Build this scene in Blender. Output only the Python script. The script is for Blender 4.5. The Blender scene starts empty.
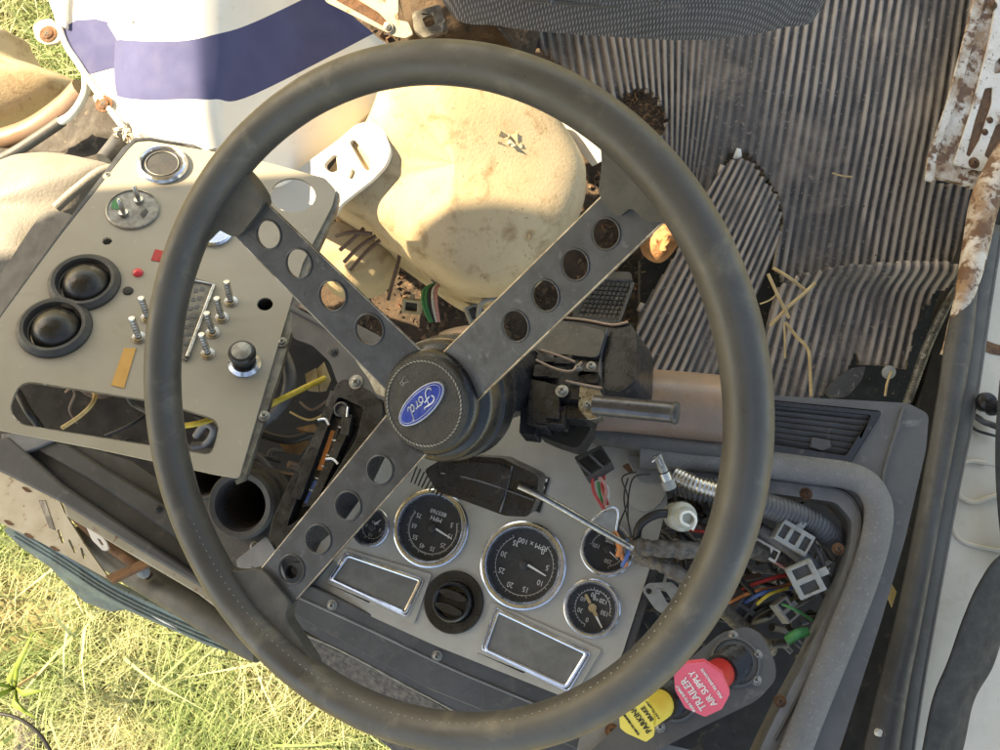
import bpy, bmesh, math, random
from mathutils import Vector, Matrix, noise
from mathutils.geometry import tessellate_polygon
rnd = random.Random(7)
F, HC = 806.0, 2.3
sc = bpy.context.scene
COL = sc.collection
V = Vector
WL = {}                      # world location of every object

def P(px, py, d):            # a picture direction at a real depth below the camera, in metres
    return V(((px-500)/F*d, -(py-375)/F*d, HC-d))
CAM = V((0, 0, HC))
class Plane:
    def __init__(s, *anc, o=None, n=None, u=None):
        if o is None:
            a = [P(*q) for q in anc]
            o = a[0]; n = (a[1]-a[0]).cross(a[2]-a[0])
        s.o = V(o); s.n = V(n).normalized()
        if s.n.z < 0: s.n = -s.n
        u = V(u) if u is not None else V((1, 0, 0))
        s.u = (u - s.n*u.dot(s.n)).normalized(); s.v = s.n.cross(s.u)
    def at(s, px, py, off=0.0):
        r = V(((px-500)/F, -(py-375)/F, -1.0))
        o = s.o + s.n*off
        t = (o-CAM).dot(s.n)/r.dot(s.n)
        return CAM + r*t
    def depth(s, px, py): return HC - s.at(px, py).z
    def loc(s, p): q = p-s.o; return (q.dot(s.u), q.dot(s.v))
    def turned(s, a, b, o=None):           # same plane with u along pixels a->b
        return Plane(o=(o or s.o), n=s.n, u=s.at(*b)-s.at(*a))
    def pt(s, x, y, z=0.0): return s.o + s.u*x + s.v*y + s.n*z

# ------------------------------------------------------------------ objects
def props(o, label=None, cat=None, group=None, kind=None):
    if label: o['label'] = label
    if cat: o['category'] = cat
    if group: o['group'] = group
    if kind: o['kind'] = kind
    return o
def thing(name, loc, label, cat, group=None):
    o = bpy.data.objects.new(name, None); COL.objects.link(o); o.empty_display_size = .02
    o.location = loc; WL[o] = V(loc)
    return props(o, label, cat, group)
def link(name, verts, faces, mats, parent=None, mi=None, smooth=True, sharp=35, bevel=0, solid=0, seg=2, origin=None):
    if not isinstance(mats, (list, tuple)): mats = [mats]
    verts = [V(v) for v in verts]
    c = V(origin) if origin is not None else sum(verts, V((0, 0, 0)))/max(1, len(verts))
    me = bpy.data.meshes.new(name)
    me.from_pydata([v-c for v in verts], [], faces)
    for m in mats: me.materials.append(m)
    if mi: me.polygons.foreach_set('material_index', mi)
    me.validate(); me.update()
    if smooth:
        me.polygons.foreach_set('use_smooth', [True]*len(me.polygons))
        me.set_sharp_from_angle(angle=math.radians(sharp))
    o = bpy.data.objects.new(name, me); COL.objects.link(o)
    WL[o] = c
    if parent is not None: o.parent = parent; o.location = c-WL[parent]
    else: o.location = c
    if solid:
        m = o.modifiers.new('s', 'SOLIDIFY'); m.thickness = solid; m.offset = -1
    if bevel:
        m = o.modifiers.new('b', 'BEVEL'); m.width = bevel; m.segments = seg; m.limit_method = 'ANGLE'; m.angle_limit = math.radians(40)
    return o
class MB:                                     # collects shapes of ONE part
    def __init__(s): s.v = []; s.f = []; s.m = []
    def add(s, vf, mi=0):
        v, f = vf; n = len(s.v)
        s.v += [V(x) for x in v]; s.f += [tuple(i+n for i in q) for q in f]; s.m += [mi]*len(f); return s
    def build(s, name, mats, parent=None, **k): return link(name, s.v, s.f, mats, parent, mi=s.m, **k)

# ------------------------------------------------------------------ shapes
def slab_vf(pl, outer, thick, holes=(), off=0.0):     # outer/holes: lists of plane-local (x, y)
    loops = [list(outer)]+[list(h) for h in holes]
    tess = tessellate_polygon([[V((x, y, 0)) for x, y in L] for L in loops])
    flat = [q for L in loops for q in L]; n = len(flat)
    v = [pl.pt(x, y, off) for x, y in flat]+[pl.pt(x, y, off-thick) for x, y in flat]
    f = []
    for t in tess:
        a, b, c = [flat[i] for i in t]
        cr = (b[0]-a[0])*(c[1]-a[1])-(b[1]-a[1])*(c[0]-a[0])
        if abs(cr) < 1e-12: continue
        t = tuple(t) if cr > 0 else tuple(reversed(t))
        f.append(t); f.append(tuple(i+n for i in reversed(t)))
    k = 0
    for li, L in enumerate(loops):
        m = len(L)
        ar = sum(L[i][0]*L[(i+1) % m][1]-L[(i+1) % m][0]*L[i][1] for i in range(m))
        ccw = ar > 0
        if li: ccw = not ccw
        for i in range(m):
            a, b = k+i, k+(i+1) % m
            f.append((b, a, a+n, b+n) if ccw else (a, b, b+n, a+n))
        k += m
    return v, f
def px2(pl, poly, off=0.0): return [pl.loc(pl.at(x, y, off)) for x, y in poly]
def rounded(poly, r, n=4):                    # round the corners of a 2D polygon
    out = []
    m = len(poly)
    for i in range(m):
        p = V(poly[i]).to_2d() if len(poly[i]) == 2 else V(poly[i])
        a = V(poly[i-1]); b = V(poly[(i+1) % m]); p = V(poly[i])
        da, db = a-p, b-p
        ra = min(r, da.length*.45, db.length*.45)
        s, e = p+da.normalized()*ra, p+db.normalized()*ra
        for k in range(n+1):
            t = k/n; out.append(tuple(s*(1-t)**2+p*2*t*(1-t)+e*t*t))
    return out
def circ(x, y, r, n=24, ry=None, rot=0):
    ry = ry or r
    return [(x+r*math.cos(a)*math.cos(rot)-ry*math.sin(a)*math.sin(rot), y+r*math.cos(a)*math.sin(rot)+ry*math.sin(a)*math.cos(rot)) for a in (2*math.pi*i/n for i in range(n))]
def slab(name, pl, poly, thick, mat, parent=None, holes=(), rnd_=0, off=0.0, bevel=0.0008, ph=(), **k):
    o2 = px2(pl, poly, off)
    if rnd_: o2 = rounded(o2, rnd_)
    hh = [rounded(px2(pl, h, off), rnd_ or .002) for h in ph]+[list(h) for h in holes]
    v, f = slab_vf(pl, o2, thick, hh, off)
    return link(name, v, f, mat, parent, bevel=bevel, **k)
def catmull(pts, n=8, closed=False):
    pts = [V(p) for p in pts]; m = len(pts); out = []
    R = range(m if closed else m-1)
    for i in R:
        if closed: a, b, c, d = pts[i-1], pts[i], pts[(i+1) % m], pts[(i+2) % m]
        else: a, b, c, d = pts[max(i-1, 0)], pts[i], pts[i+1], pts[min(i+2, m-1)]
        for k in range(n):
            t = k/n
            out.append(.5*((2*b)+(c-a)*t+(2*a-5*b+4*c-d)*t*t+(3*b-3*c+d-a)*t*t*t))
    if not closed: out.append(pts[-1])
    return out
def tube_vf(pts, r, n=10, caps=True, closed=False, flat=1.0, up=None):
    pts = [V(p) for p in pts]; m = len(pts)
    rad = r if callable(r) else (lambda t: r)
    v, f = [], []
    T = []
    for i in range(m):
        if closed: t = pts[(i+1) % m]-pts[i-1]
        else: t = pts[min(i+1, m-1)]-pts[max(i-1, 0)]
        T.append(t.normalized() if t.length > 1e-9 else V((0, 0, 1)))
    ref = V(up) if up is not None else (V((0, 0, 1)) if abs(T[0].z) < .9 else V((1, 0, 0)))
    a = (ref-T[0]*ref.dot(T[0])).normalized()
    for i in range(m):
        if up is not None: a = V(up)
        a = (a-T[i]*a.dot(T[i]));
        a = a.normalized() if a.length > 1e-6 else V((1, 0, 0))
        b = T[i].cross(a); R_ = rad(i/(m-1))
        for k in range(n):
            w = 2*math.pi*k/n
            v.append(pts[i]+a*math.cos(w)*R_*flat+b*math.sin(w)*R_)
    for i in range(m if closed else m-1):
        j = (i+1) % m
        for k in range(n):
            l = (k+1) % n
            f.append((i*n+k, i*n+l, j*n+l, j*n+k))
    if caps and not closed:
        f.append(tuple(reversed(range(n)))); f.append(tuple((m-1)*n+k for k in range(n)))
    return v, f
def tube(name, pts, r, mat, parent=None, n=10, sm=6, **k):
    kk = {q: k.pop(q) for q in ('caps', 'closed', 'flat', 'up') if q in k}
    p = catmull(pts, sm, kk.get('closed', False)) if sm > 1 else pts
    v, f = tube_vf(p, r, n, **kk); return link(name, v, f, mat, parent, sharp=50, **k)
def lathe_vf(o, n, prof, seg=40, u=None):     # prof: list of (radius, height along n)
    n = V(n).normalized(); u = V(u) if u is not None else (V((1, 0, 0)) if abs(n.x) < .9 else V((0, 1, 0)))
    a = (u-n*u.dot(n)).normalized(); b = n.cross(a)
    v, f = [], []
    for r, h in prof:
        for k in range(seg):
            w = 2*math.pi*k/seg; v.append(V(o)+n*h+(a*math.cos(w)+b*math.sin(w))*max(r, 1e-5))
    for i in range(len(prof)-1):
        for k in range(seg):
            l = (k+1) % seg
            f.append((i*seg+k, i*seg+l, (i+1)*seg+l, (i+1)*seg+k))
    return v, [tuple(reversed(q)) for q in f] if prof[0][1] > prof[-1][1] or prof[0][0] < prof[-1][0] and prof[0][1] == prof[-1][1] else f
def lathe(name, o, n, prof, mat, parent=None, seg=40, sharp=35, **k):
    v, f = lathe_vf(o, n, prof, seg); bm_ = link(name, v, f, mat, parent, sharp=sharp, **k)
    b = bmesh.new(); b.from_mesh(bm_.data); bmesh.ops.recalc_face_normals(b, faces=b.faces); b.to_mesh(bm_.data); b.free()
    return bm_
def box_vf(c, u, v_, w, hx, hy, hz):
    u, v_, w = V(u).normalized(), V(v_).normalized(), V(w).normalized(); c = V(c)
    P8 = [c+u*x*hx+v_*y*hy+w*z*hz for z in (-1, 1) for y in (-1, 1) for x in (-1, 1)]
    return P8, [(0, 2, 3, 1), (4, 5, 7, 6), (0, 1, 5, 4), (2, 6, 7, 3), (0, 4, 6, 2), (1, 3, 7, 5)]
def loft_vf(rows, nu=6, nv=6, disp=None):
    R_ = [catmull(r, nu) for r in rows]
    cols = list(zip(*R_)); G = [catmull(list(c), nv) for c in cols]
    nc, nr = len(G), len(G[0]); v = []
    for j in range(nr):
        for i in range(nc):
            p = V(G[i][j]);
            if disp: p = disp(p, i/(nc-1), j/(nr-1))
            v.append(p)
    f = [(j*nc+i, j*nc+i+1, (j+1)*nc+i+1, (j+1)*nc+i) for j in range(nr-1) for i in range(nc-1)]
    return v, f, nc, nr
def upfaces(v, f):
    n = V((0, 0, 0))
    for q in f[:200]:
        a, b, c = V(v[q[0]]), V(v[q[1]]), V(v[q[2]]); n += (b-a).cross(c-a)
    return f if n.z > 0 else [tuple(reversed(q)) for q in f]
def pillow_vf(outline, h, n, rings=8, p=2.2, skirt=0.0, center=None, bump=0, bs=12, sub=6):
    O = catmull(outline, sub, True); m = len(O); n = V(n).normalized()
    c = V(center) if center is not None else sum(O, V((0, 0, 0)))/m
    v, f = [], []
    if skirt: v += [q-n*skirt for q in O]
    for k in range(rings+1):
        t = k/rings; s = 1-t
        z = h*(1-s**p)**(1/p)
        for q in O:
            w = c+(q-c)*s
            w = w+n*z
            if bump: w = w+n*bump*noise.noise(w*bs)*(min(1, t*3))
            v.append(w)
    nr = rings+1+(1 if skirt else 0)
    for k in range(nr-1):
        for i in range(m):
            j = (i+1) % m; f.append((k*m+i, k*m+j, (k+1)*m+j, (k+1)*m+i))
    f = upfaces(v, f[-m*2:]) and f
    q = f[-1]; a, b, cc = v[q[0]], v[q[1]], v[q[2]]
    q = f[m*(nr-3)]; a, b, cc = v[q[0]], v[q[1]], v[q[2]]
    if (b-a).cross(cc-a).dot(n) < 0: f = [tuple(reversed(x)) for x in f]
    return v, f
def text_mb(mb, s, pl, size, mi=0, depth=.0004, align='CENTER', shear=0, off=0, bold=0, sx=1):
    cu = bpy.data.curves.new('t', 'FONT'); cu.body = s; cu.size = size; cu.align_x = align; cu.align_y = 'CENTER'; cu.shear = shear
    cu.extrude = depth/2; cu.offset = bold; cu.resolution_u = 3
    o = bpy.data.objects.new('t', cu); COL.objects.link(o)
    dg = bpy.context.evaluated_depsgraph_get(); me = bpy.data.meshes.new_from_object(o.evaluated_get(dg))
    v = [pl.pt(q.co.x*sx, q.co.y, q.co.z+off) for q in me.vertices]; f = [tuple(p.vertices) for p in me.polygons]
    mb.add((v, f), mi); bpy.data.objects.remove(o); bpy.data.meshes.remove(me); bpy.data.curves.remove(cu)
def screw(parent, c, n, r=.004, mat=None, name='screw'):
    n = V(n).normalized(); a = n.orthogonal().normalized(); b = n.cross(a); mb = MB()
    mb.add(lathe_vf(c, n, [(r*1.7, -.001), (r*1.7, .0004), (r*1.1, .0006), (r, .0022), (r*.7, .003), (0, .0031)], 18), 0)
    for q in (a, b): mb.add(box_vf(V(c)+n*.0031, q, n.cross(q), n, r*.6, r*.13, .0003), 1)
    return mb.build(name, [mat, MT['black']], parent)

# ------------------------------------------------------------------ materials
MT = {}
def mat(name, c1, c2=None, rough=.6, metal=0.0, scale=40, bump=.15, bs=400, spots=None, wear=None, spec=.5, coat=0, rvar=.15, stretch=None, sss=0):
    m = bpy.data.materials.new(name); m.use_nodes = True; nt = m.node_tree; N = nt.nodes; L = nt.links
    b = N['Principled BSDF']; tc = N.new('ShaderNodeTexCoord'); src = tc.outputs['Object']
    if stretch:
        mp = N.new('ShaderNodeMapping'); mp.inputs['Scale'].default_value = stretch; L.new(src, mp.inputs[0]); src = mp.outputs[0]
    def nz(s, det=5, r=.6, w=0):
        n = N.new('ShaderNodeTexNoise'); n.inputs['Scale'].default_value = s; n.inputs['Detail'].default_value = det; n.inputs['Roughness'].default_value = r; n.inputs['Distortion'].default_value = w
        L.new(src, n.inputs['Vector']); return n.outputs['Fac']
    def ramp(fac, a, c):
        r = N.new('ShaderNodeMapRange'); r.inputs[1].default_value = a; r.inputs[2].default_value = c; L.new(fac, r.inputs[0]); return r.outputs[0]
    def mix(fac, A, B):
        x = N.new('ShaderNodeMix'); x.data_type = 'RGBA'; L.new(fac, x.inputs[0])
        for s, q in ((x.inputs[6], A), (x.inputs[7], B)):
            if isinstance(q, tuple): s.default_value = (*q, 1)
            else: L.new(q, s)
        return x.outputs[2]
    c2 = c2 or tuple(x*.75 for x in c1)
    base = mix(ramp(nz(scale), .35, .65), c1, c2)
    if spots:      # list of (colour, scale, threshold, softness)
        for (cc, s, th, so) in spots:
            base = mix(ramp(nz(s, 6, .65, .4), th, th+so), base, cc)
    L.new(base, b.inputs['Base Color'])
    rr = N.new('ShaderNodeMapRange'); rr.inputs[1].default_value = .3; rr.inputs[2].default_value = .7
    rr.inputs[3].default_value = max(.02, rough-rvar); rr.inputs[4].default_value = min(1, rough+rvar); L.new(nz(scale*2.3), rr.inputs[0]); L.new(rr.outputs[0], b.inputs['Roughness'])
    b.inputs['Metallic'].default_value = metal; b.inputs['Specular IOR Level'].default_value = spec
    if coat: b.inputs['Coat Weight'].default_value = coat; b.inputs['Coat Roughness'].default_value = .15
    if bump:
        bp = N.new('ShaderNodeBump'); bp.inputs['Strength'].default_value = bump; bp.inputs['Distance'].default_value = .002
        L.new(nz(bs, 4, .6), bp.inputs['Height']); L.new(bp.outputs[0], b.inputs['Normal'])
    MT[name] = m; return m
DUST = (.30, .25, .19)
mat('black', (.006, .006, .006), rough=.6)
mat('shade_and_grime', (.014, .013, .012), (.02, .017, .014), .9, scale=20, spots=[((.06, .045, .03), 40, .6, .1)])  # shade of gaps and cavities put into the colour, plus grime spots
mat('rim_rubber', (.066, .065, .062), (.048, .047, .046), .42, scale=15, bump=.12, bs=1500, spots=[((.13, .122, .10), 25, .56, .2), ((.20, .175, .13), 700, .66, .08)], spec=.5)
mat('gusset', (.06, .06, .056), (.038, .038, .036), .5, scale=40, bump=.4, bs=1500, spots=[((.07, .065, .055), 30, .55, .2)])
mat('leather', (.06, .058, .055), (.04, .04, .038), .55, scale=80, bump=1.0, bs=1300, spots=[((.10, .098, .09), 900, .56, .12)])
mat('spoke_metal', (.062, .067, .076), (.038, .041, .046), .42, .25, 60, .15, 900, spots=[((.13, .13, .14), 90, .60, .15), ((.09, .055, .035), 25, .66, .1), ((.2, .19, .17), 800, .67, .05)])
mat('edge_metal', (.26, .23, .19), (.10, .085, .07), .35, .9, 60, .1)
mat('stitch', (.35, .34, .30), rough=.8)
mat('chrome', (.66, .70, .78), (.52, .55, .62), .24, 1.0, 60, .03, rvar=.08, spots=[((.30, .27, .24), 200, .74, .05)])
mat('old_chrome', (.55, .53, .5), (.35, .33, .30), .3, 1.0, 90, .1, spots=[((.2, .12, .07), 200, .62, .1)])
mat('gunmetal', (.10, .105, .12), (.07, .07, .08), .32, .7, 60, .05, rvar=.08)
mat('zinc', (.32, .32, .30), (.18, .17, .155), .5, .7, 120, .2)
mat('cluster_grey', (.36, .352, .32), (.31, .303, .275), .5, scale=25, bump=.05, spots=[((.30, .275, .23), 35, .56, .25), ((.20, .13, .08), 160, .70, .03), ((.52, .51, .47), 300, .66, .08)])
mat('panel_beige', (.32, .292, .24), (.285, .258, .21), .5, scale=12, bump=.05, spots=[((.24, .21, .16), 40, .62, .25), ((.10, .07, .05), 260, .735, .03), ((.44, .42, .36), 150, .66, .1)])
mat('panel_edge', (.20, .19, .16), (.07, .065, .06), .45, .3, 60, .2, spots=[((.4, .38, .33), 80, .6, .1)])
mat('gauge_black', (.038, .039, .041), (.050, .050, .050), .45, scale=60, bump=.05, spots=[((.10, .098, .09), 900, .56, .15)], spec=.3)
mat('white_mark', (.75, .75, .72), rough=.6)
mat('dusty_black', (.05, .05, .05), (.034, .034, .034), .5, scale=50, bump=.25, bs=900, spots=[((.13, .115, .09), 120, .60, .15)])
mat('knob_black', (.012, .012, .012), (.02, .02, .02), .35, scale=50, bump=.1, spots=[((.10, .09, .075), 300, .66, .1)])
mat('plastic_black', (.014, .015, .018), (.009, .010, .012), .28, scale=30, bump=.1, bs=600, spots=[((.10, .085, .065), 90, .62, .12)])
mat('blank_grey', (.15, .147, .138), (.11, .108, .10), .65, scale=60, bump=.1, spots=[((.17, .16, .15), 400, .60, .1)])
mat('dash_grey', (.080, .080, .080), (.060, .060, .061), .5, scale=20, bump=.35, bs=1100, spots=[((.17, .165, .16), 40, .60, .2), ((.24, .22, .20), 500, .70, .06)])
mat('dash_ridge', (.155, .156, .158), (.115, .116, .118), .5, scale=20, bump=1.0, bs=700, spots=[((.22, .22, .22), 300, .58, .1)])
mat('dash_dark', (.07, .07, .068), (.05, .05, .049), .5, scale=25, bump=.3, bs=1000, spots=[((.12, .105, .085), 45, .58, .2), ((.28, .13, .08), 9, .66, .1)])
mat('dash_light', (.20, .205, .21), (.14, .142, .145), .5, scale=30, bump=.3, bs=1000, spots=[((.26, .24, .2), 80, .6, .2)])
mat('column_tan', (.27, .17, .12), (.17, .13, .10), .35, scale=14, bump=.1)
mat('litter', (.16, .11, .06), (.09, .06, .035), .9)
mat('mat_rubber', (.060, .056, .054), (.040, .038, .038), .7, scale=14, bump=.4, bs=500, spots=[((.20, .165, .13), 9, .50, .25), ((.17, .145, .12), 120, .56, .12)], spec=.35)
mat('mat_back', (.05, .04, .035), rough=.9)
mat('dirt', (.085, .055, .035), (.035, .025, .018), .95, scale=22, bump=1.0, bs=120, spots=[((.20, .13, .08), 45, .56, .15), ((.015, .012, .01), 14, .58, .1)])
mat('tan_cover', (.50, .395, .26), (.44, .34, .215), .7, scale=14, bump=.3, bs=250, spots=[((.26, .165, .085), 30, .54, .2), ((.22, .14, .07), 200, .62, .08), ((.54, .46, .31), 120, .62, .1), ((.12, .08, .05), 60, .68, .05)])
mat('white_paint', (.76, .74, .70), (.70, .68, .64), .4, scale=12, bump=.05, spots=[((.50, .40, .30), 30, .62, .25)])
mat('peach_fibre', (.62, .52, .42), (.56, .46, .37), .5, scale=12, bump=.1)
mat('blue_stripe', (.07, .08, .18), (.06, .067, .155), .8, scale=14, spec=.2, bump=.05, spots=[((.2, .17, .15), 300, .68, .1)])
mat('foam', (.50, .24, .11), (.30, .13, .06), .9, scale=60, bump=1.0, bs=200)
mat('arch_black', (.05, .042, .036), (.03, .026, .024), .8, scale=20, bump=.6, bs=100, spots=[((.12, .10, .08), 50, .6, .1)])
mat('beige_metal', (.42, .38, .29), (.36, .31, .22), .55, scale=25, bump=.15, spots=[((.20, .10, .05), 60, .60, .06)])
mat('door_white', (.48, .44, .375), (.42, .38, .32), .45, scale=14, bump=.08, spots=[((.34, .28, .21), 14, .54, .2), ((.42, .38, .32), 60, .58, .15), ((.12, .08, .05), 200, .69, .04)])
mat('rust_heavy', (.60, .55, .48), (.40, .31, .23), .7, scale=30, bump=.7, bs=200, spots=[((.30, .18, .10), 20, .44, .12), ((.15, .075, .04), 50, .50, .06)])
mat('rust_white', (.66, .62, .56), (.56, .5, .43), .6, scale=30, bump=.5, bs=200, spots=[((.42, .30, .20), 24, .54, .1), ((.20, .10, .055), 30, .58, .06), ((.10, .05, .03), 90, .60, .05)])
mat('rust', (.16, .075, .035), (.08, .04, .022), .85, scale=60, bump=.8, bs=200)
mat('rubber_strip', (.050, .050, .048), (.032, .032, .031), .5, scale=30, bump=.25, bs=500, spots=[((.12, .105, .085), 35, .58, .2), ((.3, .28, .22), 500, .72, .03)])
mat('belt', (.030, .032, .032), (.022, .023, .023), .8, scale=30, bump=.6, bs=900)
mat('bluish_trim', (.13, .19, .20), (.08, .11, .12), .35, .5, 30, .2, spots=[((.5, .5, .45), 60, .66, .08)])
mat('grey_pad', (.24, .225, .205), (.17, .16, .145), .6, scale=14, bump=.4, bs=300, spots=[((.22, .2, .17), 25, .56, .2)])
mat('yellow', (.76, .60, .10), (.70, .55, .09), .4, scale=40, bump=.05, spots=[((.45, .33, .08), 120, .66, .1)])
mat('red', (.62, .035, .055), (.55, .03, .045), .35, scale=40, bump=.05)
mat('red_deep', (.45, .02, .02), rough=.5)
mat('pink_red', (.74, .11, .16), (.68, .09, .14), .3, scale=40, bump=.03, spots=[((.75, .3, .3), 200, .70, .08)])
mat('orange_tape', (.55, .30, .08), (.48, .26, .07), .6, scale=60, bump=.2)
mat('straw', (.45, .33, .17), (.32, .23, .12), .8, scale=60)
mat('leaf_brown', (.22, .12, .05), (.13, .07, .03), .8, scale=60)
mat('grey_conn', (.26, .27, .265), (.20, .205, .20), .5, scale=80, spots=[((.15, .12, .08), 90, .6, .1)])
mat('loom_grey', (.09, .095, .105), (.06, .062, .068), .5, scale=60, spots=[((.2, .19, .17), 120, .6, .15)])
mat('tape_loom', (.05, .046, .042), (.16, .135, .11), .6, scale=160, bump=.7, bs=300)
mat('cloudy_plastic', (.42, .42, .36), (.3, .3, .25), .25, scale=80, bump=.2, spots=[((.2, .17, .1), 60, .55, .2)])
for nm, c in (('w_red', (.45, .03, .03)), ('w_yellow', (.6, .45, .06)), ('w_white', (.6, .58, .52)), ('w_green', (.03, .22, .07)), ('w_blue', (.05, .12, .35)), ('w_black', (.015, .015, .016)), ('w_orange', (.55, .18, .05)), ('w_pink', (.55, .25, .22)), ('w_tan', (.5, .35, .14)), ('w_brown', (.12, .07, .05)), ('w_grey', (.16, .16, .17))):
    mat(nm, c, rough=.45, scale=200, spots=[((.1, .085, .065), 150, .62, .15)])
mat('emblem_blue', (.012, .045, .32), (.010, .038, .27), .25, scale=60, bump=.02, spots=[((.25, .28, .4), 900, .70, .05)])
mat('emblem_silver', (.50, .54, .62), rough=.35, metal=.3)
mat('clear_lens', (.10, .11, .11), (.3, .3, .28), .1, .3, 60, .05)
# woven seat cloth
m = mat('seat_cloth', (.075, .078, .088), (.05, .052, .06), .95, scale=20, bump=.6, bs=900, spots=[((.15, .14, .13), 30, .6, .2)], spec=.2)
nt = m.node_tree; bb = nt.nodes['Principled BSDF']; old = bb.inputs['Base Color'].links[0].from_socket
tc = nt.nodes.new('ShaderNodeTexCoord'); ws = []
for dr in ((1, 1, 0), (1, -1, 0)):
    mp = nt.nodes.new('ShaderNodeMapping'); mp.inputs['Rotation'].default_value = (0, 0, math.radians(35 if dr[1] > 0 else -35)); nt.links.new(tc.outputs['Object'], mp.inputs[0])
    wv = nt.nodes.new('ShaderNodeTexWave'); wv.inputs['Scale'].default_value = 95; wv.inputs['Distortion'].default_value = .6; nt.links.new(mp.outputs[0], wv.inputs[0]); ws.append(wv.outputs['Fac'])
mm = nt.nodes.new('ShaderNodeMath'); mm.operation = 'MULTIPLY'; nt.links.new(ws[0], mm.inputs[0]); nt.links.new(ws[1], mm.inputs[1])
mx = nt.nodes.new('ShaderNodeMix'); mx.data_type = 'RGBA'; nt.links.new(mm.outputs[0], mx.inputs[0]); nt.links.new(old, mx.inputs[6]); mx.inputs[7].default_value = (.26, .26, .27, 1); nt.links.new(mx.outputs[2], bb.inputs['Base Color'])
def stalk(name, c1, c2, tr=.35):
    m = bpy.data.materials.new(name); m.use_nodes = True; nt = m.node_tree; N = nt.nodes; L = nt.links
    b = N['Principled BSDF']; at = N.new('ShaderNodeAttribute'); at.attribute_name = 'tint'
    x = N.new('ShaderNodeMix'); x.data_type = 'RGBA'; L.new(at.outputs['Fac'], x.inputs[0]); x.inputs[6].default_value = (*c1, 1); x.inputs[7].default_value = (*c2, 1)
    L.new(x.outputs[2], b.inputs['Base Color']); b.inputs['Roughness'].default_value = .6
    t = N.new('ShaderNodeBsdfTranslucent'); L.new(x.outputs[2], t.inputs[0]); ms = N.new('ShaderNodeMixShader'); ms.inputs[0].default_value = tr
    L.new(b.outputs[0], ms.inputs[1]); L.new(t.outputs[0], ms.inputs[2]); L.new(ms.outputs[0], N['Material Output'].inputs[0]); MT[name] = m
stalk('grass', (.25, .34, .13), (.58, .55, .34))
stalk('weed', (.14, .26, .04), (.3, .36, .08))
mat('soil', (.13, .12, .05), (.20, .17, .085), .95, scale=14, bump=.6, bs=60, spots=[((.06, .08, .02), 9, .55, .2)])
# ================================================================== camera, light
cam = bpy.data.cameras.new('camera'); co = bpy.data.objects.new('camera', cam); COL.objects.link(co)
co.location = CAM; cam.sensor_width = 36; cam.lens = 36*F/1000; cam.clip_end = 200; cam.clip_start = .02; sc.camera = co
w = bpy.data.worlds.new('World'); sc.world = w; w.use_nodes = True
sky = w.node_tree.nodes.new('ShaderNodeTexSky'); sky.sky_type = 'NISHITA'; sky.sun_disc = False
SUN = V((-.80, .42, .80)).normalized()
el = math.asin(SUN.z); sky.sun_elevation = el; sky.sun_rotation = math.atan2(SUN.x, SUN.y)
w.node_tree.links.new(sky.outputs[0], w.node_tree.nodes['Background'].inputs[0]); w.node_tree.nodes['Background'].inputs[1].default_value = .15
sl = bpy.data.lights.new('sun', 'SUN'); sl.energy = 5; sl.angle = math.radians(.5); sl.color = (1, .93, .80)
so = bpy.data.objects.new('sun', sl); COL.objects.link(so); so.rotation_euler = SUN.to_track_quat('Z', 'Y').to_euler(); so.location = (-3, 2, 5)
sc.view_settings.view_transform = 'Standard'; sc.view_settings.look = 'None'; sc.view_settings.exposure = 1.9; sc.view_settings.use_white_balance = True; sc.view_settings.white_balance_temperature = 9600; sc.view_settings.white_balance_tint = 10; sc.view_settings.gamma = 1

# ================================================================== steering wheel
Cw = V((-.072, -.025, HC-.606)); nw = V((-.428, -.089, .899)).normalized()
W0 = Plane(o=Cw, n=nw); e1 = (W0.at(400, 425)-W0.at(445, 383)).normalized(); Wp = Plane(o=Cw, n=nw, u=e1)
wheel = thing('steering_wheel', Cw, 'big black steering wheel with three drilled metal spokes and a blue oval badge', 'steering wheel')
R, r = .25, .0155
ring = [Wp.pt(R*math.cos(a), R*math.sin(a)) for a in (2*math.pi*i/180 for i in range(180))]
v, f = tube_vf(ring, r, 28, closed=True, up=nw)
link('rim', v, f, MT['rim_rubber'], wheel, sharp=80)
mb = MB()       # stitched seam along the inner side of the rim
for i in range(230):
    a = 2*math.pi*i/230; c = math.cos(a); s = math.sin(a)
    if Wp.pt(R*c, R*s).y > -.13: continue
    q = Wp.u*c+Wp.v*s; t = -Wp.u*s+Wp.v*c
    dirn = (-q*.80+nw*.60)
    mb.add(box_vf(Wp.pt(R*c, R*s)+dirn*(r+.00005), t, q, dirn, .0007, .0003, .0003))
mb.build('stitching', MT['stitch'], wheel)
hubc = Cw-nw*.045
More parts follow.
